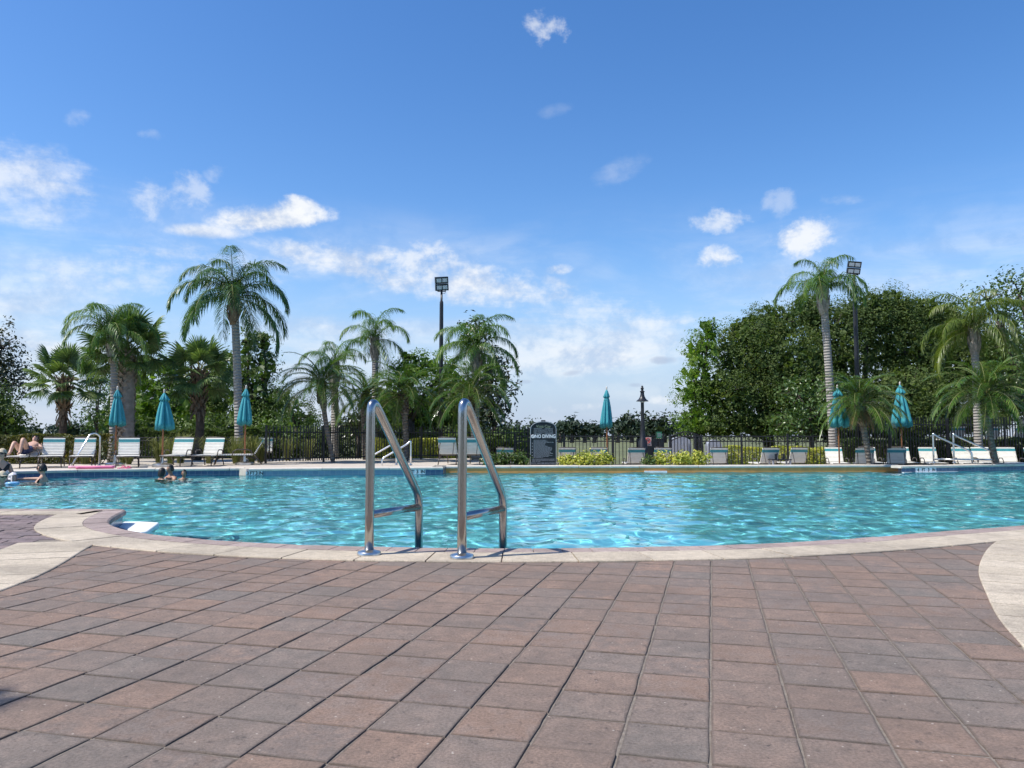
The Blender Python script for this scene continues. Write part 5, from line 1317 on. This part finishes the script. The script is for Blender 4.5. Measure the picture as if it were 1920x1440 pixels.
def pylon():
    p = at(1110, 812, 330); root = thing('power_pylon', 'tiny power pylon on the horizon left of the centre umbrella', 'pylon', (p.x, 330, -.4)); h = at(1110, 789, 330).z + .4
    m = MB(); m.tube([(0, 0, 0), (0, 0, h)], .16, 5); m.build('mast', 'grey_box', root)
    m = MB(); m.tube([(-1.3, 0, h - .3), (1.3, 0, h - .3)], .12, 5); m.tube([(-1.0, 0, h - 1.1), (1.0, 0, h - 1.1)], .12, 5); m.build('crossarms', 'grey_box', root)
pylon()

def box_hedge(label, x0, x1, top, Y, z, depth, mat, seed, leaf=.07, n=9000, name='clipped_hedge'):
    a, b = at(x0, 800, Y), at(x1, 800, Y); h = at(x0, top, Y).z - z; r = np.random.default_rng(seed); w = b.x - a.x
    root = thing(name, label, 'hedge', ((a.x + b.x) / 2, Y, z))
    P = np.stack([r.uniform(-w / 2, w / 2, n), r.uniform(-depth / 2, depth / 2, n), r.uniform(.02, 1, n) * h], 1)
    # push to the faces
    f = r.integers(0, 4, n); P[f < 2, 1] = -depth / 2 + np.abs(r.normal(size=(f < 2).sum())) * .06; P[f == 2, 2] = h - np.abs(r.normal(size=(f == 2).sum())) * .05
    P[:, 2] *= 1 + .05 * np.sin(P[:, 0] * 3.1) + .03 * np.sin(P[:, 0] * 7.3 + 1)
    Nn = r.normal(size=(n, 3)) * .8; Nn[f < 2, 1] -= .6; Nn[f == 2, 2] += .8
    V, F = leaf_quads(P, Nn, leaf, .6, r); link('foliage', np_mesh('foliage', V, F, mat), root)
    m = MB(); rr = random.Random(seed)
    for k in range(max(3, int(w * 2.5))):
        x = -w / 2 + w * (k + .5) / max(3, int(w * 2.5)); m.tube([(x, 0, -.02), (x + rr.uniform(-.1, .1), rr.uniform(-.1, .1), h * .8)], [.02, .008], 5)
    m.build('stems', 'bark', root); return root
box_hedge('long clipped bronze-green hedge at far left behind the people', -90, 203, 816, 24.4, 0, .9, 'hedge_leaf', 90, .085, 22000)
box_hedge('yellow-green clipped hedge seen through the tall fence', 700, 856, 823, 31.2, -.05, .8, 'yellow_shrub', 91, .08, 7000)
box_hedge('yellow-green hedge seen through the fence below the big oak', 1345, 1560, 838, 29.6, -.4, .8, 'yellow_shrub', 92, .08, 8000)
box_hedge('dark green hedge behind the tall fence on the right', 1570, 1990, 824, 29.1, -.4, .8, 'oak_leaf_deep', 93, .11, 14000)
box_hedge('dark hedge behind the tall fence left of the near ladder', 505, 1000, 812, 33.0, -.1, .9, 'oak_leaf_deep', 94, .12, 16000)
box_hedge('dark hedge behind the ornamental grasses', 208, 500, 806, 30.2, -.1, .9, 'oak_leaf_deep', 95, .12, 12000)
def shrub(label, px, top, halfw, Y, z, mat, seed, group, leaf=.10, name='flowering_shrub'):
    p = at(px, 800, Y); zt = at(px, top + 4, Y).z; halfw *= .8; root = thing(name, label, 'shrub', (p.x, Y, z), 0, group); w = halfw / FPX * Y; h = zt - z
    link('foliage', crown_mesh('foliage', [(0, 0, h * .52, w, min(w, .42), h * .48), (w * .3, 0, h * .35, w * .8, min(w, .4), h * .36), (-w * .35, .0, h * .36, w * .8, min(w, .4), h * .36)], leaf, mat, seed, dens=1.0, clump=.15, aspect=.5, fill=False, shell=.3, ragged=.25, per=1.1), root)
    m = MB(); r = random.Random(seed)
    for k in range(7): a = k * .9; m.tube([(0, 0, -.02), (w * .35 * math.cos(a), .15 * math.sin(a), h * .5), (w * .6 * math.cos(a), .22 * math.sin(a), h * .8)], [.012, .009, .004], 5)
    m.build('stems', 'bark', root); return root
BED = FAR[2].at(1)[1] + .75
for k, (px, top, hw, mat, lab) in enumerate((
    (918, 846, 16, 'pale_shrub', 'low pale-green bush at the left end of the flower bed'), (945, 841, 20, 'pale_shrub', 'pale-green bush in the middle of the group left of the sign'), (975, 843, 20, 'pale_shrub', 'pale-green bush touching the left side of the rules sign'),
    (1062, 848, 20, 'yellow_shrub', 'yellow bush touching the right side of the rules sign'), (1097, 841, 24, 'yellow_shrub', 'rounded yellow bush left of the centre umbrella pole'), (1130, 842, 22, 'yellow_shrub', 'yellow bush at the foot of the centre umbrella pole'),
    (1215, 850, 16, 'pale_shrub', 'small green bush at the foot of the lamp post'), (1240, 844, 20, 'yellow_shrub', 'yellow-green bush right of the lamp post'), (1275, 841, 24, 'yellow_shrub', 'yellow bush below the arched gate'), (1308, 841, 22, 'yellow_shrub', 'yellow bush at the right end of the flower bed'))):
    shrub(lab, px, top, hw, BED - .1 + .1 * (k % 2), -.03, mat, 120 + k, 'bushes in the far flower bed')

def grass_mesh(seed, n=170, h=.75, spread=.5):
    r = random.Random(seed); mb = MB()
    for _ in range(n):
        a = r.uniform(0, 6.283); out = r.uniform(.05, spread); hh = h * r.uniform(.6, 1.1); d = Vector((math.cos(a), math.sin(a), 0)); b = d * r.uniform(0, .09)
        s = Vector((-d.y, d.x, 0)) * r.uniform(.004, .008); p1 = b + d * out * .3 + Vector((0, 0, hh * .6)); p2 = b + d * out * .75 + Vector((0, 0, hh * .95)); p3 = b + d * out * 1.25 + Vector((0, 0, hh * r.uniform(.7, 1.0)))
        o = len(mb.v); mb.v += [tuple(b - s), tuple(b + s), tuple(p1 - s), tuple(p1 + s), tuple(p2 - s * .8), tuple(p2 + s * .8), tuple(p3)]
        mb.f += [(o, o + 1, o + 3, o + 2), (o + 2, o + 3, o + 5, o + 4), (o + 4, o + 5, o + 6)]; mb.m += [0, 0, 0]
    return mb.mesh('grass_clump', 'fountain_grass')
GM = [grass_mesh(600 + k) for k in range(4)]
for k, (px, Y, s, lab) in enumerate(((162, 23.6, 1.0, 'grass clump between the second and third white loungers from the hedge'), (232, 23.8, 1.05, 'grass clump behind the first umbrella pole'), (244, 23.4, .8, 'small grass clump left of the lounger between two umbrellas'), (322, 23.6, 1.1, 'grass clump right of the second umbrella pole'), (340, 24.3, 1.25, 'tall grass clump left of the turned-aside lounger'), (394, 24.2, 1.1, 'grass clump between the two turned-aside loungers'), (444, 24.0, 1.1, 'grass clump at the foot of the tall grey palm'), (474, 24.2, 1.15, 'grass clump right of the third umbrella pole'), (490, 25.0, 1.1, 'grass clump behind the fence end post'), (540, 27.4, 1.1, 'grass clump behind the first panel of the tall fence'), (580, 27.8, 1.0, 'grass clump behind the fence left of the leaning palm'), (300, 24.8, 1.1, 'grass clump behind the second umbrella'))):
    o = link('grass_clump', GM[k % 4], None, (at(px, 800, Y).x, Y, 0), (0, 0, k * 1.3)); o.scale = (s, s, s); tag(o, lab, 'grass', 'ornamental grass clumps')

# planting bed in the middle of the far edge
def bed():
    q0, q1 = q_at_px(FAR[2], 905), q_at_px(FAR[2], 1340); pth = Path([FAR[2].at(q) for q in np.linspace(q0, q1, 20)])
    o = slab_piece(pth, 0, pth.len, list(reversed([(0.405, -.02), (1.5, -.02), (1.5, -.5), (0.405, -.5)])), 1.0).build('planting_bed', 'mulch'); tag(o, kind='structure')
bed()

# outside the frame: the palm whose shade falls on the near corner, and unseen foliage added behind the viewer to darken the rails' reflections
def offstage():
    o = link('reflection_foliage', crown_mesh('reflection_foliage', [(x, -13 + r_, 1.6 + 1.2 * ((i * 7) % 3), 2.6, 1.6, 2.4) for i, (x, r_) in enumerate(((-14, 0), (-10, 1), (-6, -.5), (-2, .6), (2, -.4), (6, .7), (10, 0), (14, -1), (18, 1)))], .30, 'oak_leaf_deep', 900, dens=.9, clump=.7)); tag(o, 'unseen foliage added behind the viewer as a dark reflection for the rails', None, None, 'stuff')
offstage()

def shade_palm():
    root = thing('date_palm', 'palm beyond the left picture edge whose shade touches the near corner', 'palm tree', (-5.72, 0.42, 0)); r = random.Random(3)
    m = MB(); m.tube([(0, 0, -.05), (.05, 0, 2.0), (0, 0, 4.0)], [.14, .11, .13], 12); m.build('trunk', 'date_trunk', root, True); S = date_set()
    for i in range(34):
        u = (i + .5) / 34; f = link('frond', r.choice(S[min(4, int(u * 5))]), root); f.matrix_basis = Matrix.Translation((0, 0, 4.0)) @ Matrix.Rotation(i * 2.4, 4, 'Z') @ Matrix.Scale(1.15, 4)
shade_palm()

# ------------------------------------------------------------------ people
def skin_body(J, E, Rd, root_i=0):
    me = bpy.data.meshes.new('b'); me.from_pydata(J, E, []); ob = bpy.data.objects.new('b', me); C.objects.link(ob)
    ob.modifiers.new('s', 'SKIN').use_smooth_shade = True
    for i, r_ in enumerate(Rd): v = me.skin_vertices[0].data[i]; v.radius = (r_, r_) if not isinstance(r_, tuple) else r_; v.use_root = (i == root_i)
    sd = ob.modifiers.new('d', 'SUBSURF'); sd.levels = 1; sd.render_levels = 1
    dg = bpy.context.evaluated_depsgraph_get(); out = bpy.data.meshes.new_from_object(ob.evaluated_get(dg))
    bpy.data.objects.remove(ob); return out
def head_geo(M, s=1.0):
    V = []; F = []; nu, nv = 20, 14
    for i in range(nv + 1):
        th = math.pi * i / nv
        for j in range(nu):
            ph = 2 * math.pi * j / nu; x, y, z = math.sin(th) * math.cos(ph), math.sin(th) * math.sin(ph), math.cos(th)
            jaw = 1 - .28 * max(0, -z) ** 1.5; X, Y_, Z = x * .075 * jaw, y * .094 * (1 - .12 * max(0, -z)), z * .118
            if y < 0:
                w = math.exp(-((x / .22) ** 2 + ((z + .12) / .26) ** 2)); Y_ -= .026 * w                     # nose
                for sx in (-1, 1): Y_ += .012 * math.exp(-(((x - sx * .42) / .2) ** 2 + ((z - .08) / .14) ** 2))   # eye sockets
                Y_ -= .010 * math.exp(-((x / .35) ** 2 + ((z + .80) / .18) ** 2))                              # chin
                Y_ -= .006 * math.exp(-((x / .3) ** 2 + ((z + .45) / .10) ** 2))                               # lips
            for sx in (-1, 1): X += sx * .016 * math.exp(-(((x - sx) / .25) ** 2 + ((y - .1) / .2) ** 2 + ((z + .02) / .25) ** 2))   # ears
            V.append(M @ (Vector((X, Y_, Z)) * s))
    for i in range(nv):
        for j in range(nu): a, b = i * nu + j, i * nu + (j + 1) % nu; F.append((a, a + nu, b + nu, b))
    return V, F
def cap_geo(M, s, zmin, back=-.25, grow_=.012, long=0.0):
    mb = MB(); nu, nv = 20, 10
    for i in range(nv + 1):
        for j in range(nu):
            ph = 2 * math.pi * j / nu; f = math.sin(ph); lim = math.acos(max(-1, min(1, (zmin if f < -.35 else back)))); th = lim * i / nv
            x, y, z = math.sin(th) * math.cos(ph), math.sin(th) * f, math.cos(th); g = grow_ * (1 + .3 * math.sin(7 * ph + 3 * th) * math.sin(th) + .25 * math.sin(13 * ph - 5 * th))
            q = Vector((x * (.075 + g), y * (.094 + g), z * (.118 + g)))
            if long and f > -.3 and i > nv - 4: q.z -= long * (i - nv + 4) / 4; q.x *= 1.08
            mb.v.append(tuple(M @ (q * s)))
    for i in range(nv):
        for j in range(nu): a, b = i * nu + j, i * nu + (j + 1) % nu; mb.f.append((a, a + nu, b + nu, b)); mb.m.append(0)
    return mb
def blob_geo(c, r3, M=None, n=10):
    mb = MB(); pr = [(math.sin(math.pi * i / n), -math.cos(math.pi * i / n)) for i in range(n + 1)]; mb.lathe([(max(1e-4, a), b) for a, b in pr], 12)
    M = M or Matrix.Identity(4); mb.v = [tuple(M @ (Vector((v[0] * r3[0], v[1] * r3[1], v[2] * r3[2])) + Vector(c))) for v in mb.v]; return mb
def hand(J, E, Rd, wrist_i, d, up, side):
    d = d.normalized(); up = up.normalized(); lat = d.cross(up).normalized() * side; w = Vector(J[wrist_i])
    pi_ = len(J); J.append(tuple(w + d * .07)); Rd.append((.036, .018)); E.append((wrist_i, pi_))
    for k, (o, l) in enumerate(((-.030, .075), (-.010, .088), (.010, .082), (.028, .064))):
        a = len(J); b0 = w + d * .085 + lat * o; J.append(tuple(b0 + d * l * .5)); J.append(tuple(b0 + d * l * .85 - up * .022)); Rd += [.009, .008]; E += [(pi_, a), (a, a + 1)]
    a = len(J); J.append(tuple(w + d * .045 - lat * .05)); J.append(tuple(w + d * .085 - lat * .062)); Rd += [.011, .009]; E += [(pi_, a), (a, a + 1)]
def person(label, loc, rz, P, skin='skin_light', hair='hair_dark', s=1.0, head_rot=(0, 0, 0), hat=None, shades=False, garments=(), long_hair=0.0, bun=False, group=None):
    """P: joint positions in the local frame (person faces -y); 'head' is the head centre"""
    root = thing('person', label, 'person', loc, rz, group)
    names = ['pelvis', 'belly', 'chest', 'neck', 'shL', 'elL', 'wrL', 'shR', 'elR', 'wrR', 'hipL', 'knL', 'anL', 'toL', 'hipR', 'knR', 'anR', 'toR']
    rad = dict(pelvis=(.15, .11), belly=(.125, .095), chest=(.155, .105), neck=.052, shL=.062, elL=.042, wrL=.030, shR=.062, elR=.042, wrR=.030, hipL=.088, knL=.058, anL=.04, toL=.032, hipR=.088, knR=.058, anR=.04, toR=.032)
    J = [tuple(P[n]) for n in names]; Rd = [rad[n] if isinstance(rad[n], tuple) else rad[n] for n in names]
    Rd = [(r_[0] * s, r_[1] * s) if isinstance(r_, tuple) else r_ * s for r_ in Rd]; I = {n: i for i, n in enumerate(names)}
    E = [(I[a], I[b]) for a, b in (('pelvis', 'belly'), ('belly', 'chest'), ('chest', 'neck'), ('chest', 'shL'), ('shL', 'elL'), ('elL', 'wrL'), ('chest', 'shR'), ('shR', 'elR'), ('elR', 'wrR'), ('pelvis', 'hipL'), ('hipL', 'knL'), ('knL', 'anL'), ('anL', 'toL'), ('pelvis', 'hipR'), ('hipR', 'knR'), ('knR', 'anR'), ('anR', 'toR'))]
    hd = Vector(P['head']); n_i = len(J); J.append(tuple(Vector(P['neck']).lerp(hd, .75))); Rd.append(.05 * s); E.append((I['neck'], n_i))
    for sd, k in (('L', 1), ('R', -1)):
        d = Vector(P['wr' + sd]) - Vector(P['el' + sd]); up = Vector((0, 0, 1)) if abs(d.normalized().z) < .9 else Vector((0, 1, 0)); hand(J, E, Rd, I['wr' + sd], d, up, k)
    me = skin_body(J, E, Rd)
    M = Matrix.Translation(hd) @ Matrix.Rotation(head_rot[2], 4, 'Z') @ Matrix.Rotation(head_rot[0], 4, 'X') @ Matrix.Rotation(head_rot[1], 4, 'Y')
    bm = bmesh.new(); bm.from_mesh(me); body_n = len(bm.faces)
    V, F = head_geo(M, s); vs = [bm.verts.new(v) for v in V]
    for f in F:
        try: bm.faces.new([vs[i] for i in f])
        except ValueError: pass
    gar = []
    bm.faces.ensure_lookup_table(); bm.normal_update()
    for gname, mat, pred, off in garments:
        fs = [f for f in bm.faces[:body_n] if pred(f.calc_center_median())]
        if fs:
            g = MB(); mp = {}
            for f in fs:
                ids = []
                for v in f.verts:
                    if v.index not in mp: mp[v.index] = len(g.v); g.v.append(tuple(v.co + v.normal * off))
                    ids.append(mp[v.index])
                g.f.append(tuple(ids)); g.m.append(0)
            g.build(gname, mat, root, True)
    bm.to_mesh(me); bm.free(); me.materials.clear(); me.materials.append(MATS[skin]); me.polygons.foreach_set('use_smooth', [True] * len(me.polygons)); link('body', me, root)
    if not hat or hair: cap_geo(M, s, .60, -.40, .012, long_hair).build('hair', hair, root, True)
    if bun: blob_geo((0, .085, .085), (.045, .04, .045), M).build('hair_bun', hair, root, True)
    if hat:
        cap_geo(M, s * 1.06, .30, .12, .016).build('hat', hat, root, True)
        b = MB(); n = 14
        pts = [(-.085 + .17 * k / n, -.085 - .075 * math.sin(math.pi * k / n)) for k in range(n + 1)]
        inn = [(-.085 + .17 * k / n, -.085 - .0 * math.sin(math.pi * k / n)) for k in range(n + 1)]
        b.v = [tuple(M @ Vector((x * s, y * s, .042 * s - abs(x) * .1))) for x, y in pts] + [tuple(M @ Vector((x * s, y * s, .052 * s))) for x, y in inn] + [tuple(M @ Vector((x * s, y * s, .034 * s - abs(x) * .1))) for x, y in pts] + [tuple(M @ Vector((x * s, y * s, .040 * s))) for x, y in inn]
        k2 = n + 1
        for k in range(n): b.f += [(k, k + 1, k + 1 + k2, k + k2), (2 * k2 + k, 3 * k2 + k, 3 * k2 + k + 1, 2 * k2 + k + 1), (k, 2 * k2 + k, 2 * k2 + k + 1, k + 1)]; b.m += [0, 0, 0]
        b.build('hat_brim', hat, root, True)
    if shades:
        g = MB()
        for sx in (-1, 1): g.box((sx * .034 * s, -.092 * s, .010 * s), (.054 * s, .012, .034 * s)); g.box((sx * .068 * s, -.045 * s, .016 * s), (.006, .10 * s, .010))
        g.box((0, -.098 * s, .018 * s), (.03, .010, .010)); g.v = [tuple(M @ Vector(v)) for v in g.v]; g.build('sunglasses', 'eye_dark', root)
    else:
        for sx in (-1, 1): blob_geo((sx * .031 * s, -.079 * s, .010 * s), (.012 * s, .008 * s, .007 * s), M, 6).build('eye', 'eye_dark', root, True)
    blob_geo((0, -.089 * s, -.055 * s), (.022 * s, .008 * s, .006 * s), M, 6).build('mouth', 'lip', root, True)
    return root
def swim_pose(s=1.0, wrL=None, elL=None, wrR=None, elR=None, fl=-1.42):
    V = Vector; f = s
    P = dict(head=V((0, 0, 0)), neck=V((0, .025, -.15)) * f, chest=V((0, .03, -.32)) * f, belly=V((0, .03, -.52)) * f, pelvis=V((0, .04, -.70)) * f,
             shL=V((.175, .03, -.245)) * f, shR=V((-.175, .03, -.245)) * f, elL=elL or V((.30, -.10, -.42)) * f, wrL=wrL or V((.24, -.32, -.40)) * f, elR=elR or V((-.30, -.10, -.42)) * f, wrR=wrR or V((-.24, -.32, -.40)) * f,
             hipL=V((.09, .03, -.78)) * f, hipR=V((-.09, .03, -.78)) * f)
    kn = -.78 * f + (fl + .78 * f) * .48
    for sd, x in (('L', .11), ('R', -.11)):
        P['kn' + sd] = V((x, -.12, kn)); P['an' + sd] = V((x, .02, fl + .07)); P['to' + sd] = V((x, -.14, fl + .03))
    return P
def swimmer(label, px, py, Y, facing, skin, hair, s=1.0, group='people in the water', **kw):
    p = at(px, py, Y); arms = kw.pop('arms', {}); P = swim_pose(s, fl=-1.43 - p.z, **arms)
    return person(label, (p.x, p.y, p.z), facing, P, skin, hair, s, group=group, **kw)
V_ = Vector
swimmer('person low in the water at left edge wearing a pale cap', 4, 895, 16.7, R(60), 'skin_light', 'hair_dark', 1.0, hat='cloth_beige', shades=True)
swimmer('dark-haired person in the water facing left with one arm stretched out', 79, 879.5, 17.9, R(-84), 'skin_light', 'hair_dark', 1.0, arms=dict(elR=V_((-.16, -.28, -.235)), wrR=V_((-.10, -.54, -.235)), elL=V_((.20, -.12, -.46)), wrL=V_((.16, -.34, -.45))), shades=True)
swimmer('person in the water seen from behind, bare shoulder, dark hair', 304, 886, 18.6, R(150), 'skin_tan', 'hair_dark', .92, long_hair=.05, garments=[('swimsuit', 'cloth_black', lambda c: -.62 < c.z < -.30 and abs(c.x) < .16, .006)])
swimmer('dark-haired person in the water close behind the bare-shouldered one', 319, 879.5, 19.1, R(-30), 'skin_tan', 'hair_dark', .92, garments=[('swimsuit', 'cloth_black', lambda c: -.7 < c.z < -.26 and abs(c.x) < .17, .006)])
swimmer('small head alone in the water facing the viewer', 345, 887.5, 18.9, R(14), 'skin_tan', 'hair_dark', .74)
def seated_woman():
    Y = 17.9; o = at(4, 852, Y)
    P = dict(head=V_((0, 0, 0)), neck=V_((0, .03, -.15)), chest=V_((0, .04, -.32)), belly=V_((0, .06, -.50)), pelvis=V_((0, .08, -.66)), shL=V_((.165, .04, -.245)), shR=V_((-.165, .04, -.245)), elL=V_((.23, .0, -.46)), wrL=V_((.14, -.20, -.52)), elR=V_((-.23, .02, -.46)), wrR=V_((-.12, -.22, -.56)),
             hipL=V_((.09, .02, -.68)), knL=V_((.14, -.36, -.44)), anL=V_((.13, -.42, -.86)), toL=V_((.13, -.55, -.90)), hipR=V_((-.09, .02, -.68)), knR=V_((-.12, -.36, -.46)), anR=V_((-.12, -.42, -.86)), toR=V_((-.12, -.55, -.90)))
    g = [('swimsuit', 'cloth_black', lambda c: -.74 < c.z < -.27 and abs(c.x) < .15 and c.y > -.12 and not (c.z > -.34 and abs(c.x) < .05), .007), ('patterned_wrap', 'floral_cloth', lambda c: c.z < -.40 and c.y < -.02 and c.y > -.40 and c.z > -.82 and abs(c.x) < .24 and not (c.y > -.3 and c.z > -.5 and abs(c.x) > .19), .016)]
    return person('woman in pale visor cap and black swimsuit seated at pool edge', (o.x, o.y, o.z), R(52), P, 'skin_light', 'hair_brown', 1.0, (R(-8), 0, R(-40)), 'cloth_beige', True, g, bun=True)
seated_woman()
def submerged_bench():
    p = at(4, 852, 17.9); m = MB(); m.box((0, 0, 0), (2.6, .9, .62)); o = m.build('pool_bench', 'white_plaster'); o.location = (p.x - .45, p.y + .12, -.58); tag(o, 'underwater bench along the far left pool edge', 'bench')
submerged_bench()
def sunbather():
    o = PERSON_LOUNGE.location; zs = .30
    P = dict(pelvis=V_((0, -.12, zs + .13)), belly=V_((0, .06, zs + .20)), chest=V_((0, .24, zs + .28)), neck=V_((0, .38, zs + .37)), head=V_((0, .47, zs + .46)), shL=V_((.17, .30, zs + .31)), shR=V_((-.17, .30, zs + .31)), elL=V_((.31, .12, zs + .22)), wrL=V_((.26, -.10, zs + .25)), elR=V_((-.33, .30, zs + .20)), wrR=V_((-.22, .10, zs + .30)),
             hipL=V_((.09, -.20, zs + .12)), knL=V_((.10, -.56, zs + .50)), anL=V_((.10, -.72, zs + .10)), toL=V_((.10, -.86, zs + .07)), hipR=V_((-.09, -.20, zs + .12)), knR=V_((-.10, -.60, zs + .40)), anR=V_((-.11, -.82, zs + .09)), toR=V_((-.11, -.95, zs + .07)))
    return person('sunbather reclining on a lounger with one knee raised', o, PERSON_LOUNGE.rotation_euler.z, P, 'skin_light', 'hair_brown', 1.0, (R(-62), 0, 0), None, True, [('shorts', 'cloth_navy', lambda c: c.z < zs + .34 and -.36 < c.y < .02 and abs(c.x) < .205, .010)])
sunbather()
def pool_float():
    p = at(24, 901, 17.0); root = thing('pool_float', 'bright blue inflatable ring floating beside the seated woman', 'float', (p.x, p.y, WATER_Z))
    m = MB(); m.tube([(.10 * math.cos(a), .10 * math.sin(a), .012) for a in [2 * math.pi * k / 24 for k in range(25)]], .038, 10, False); m.build('ring', 'float_blue', root, True)
    m = MB(); m.tube([(.10, 0, .04), (.10, 0, .06)], .010, 6); m.build('valve', 'sign_white', root)
pool_float()
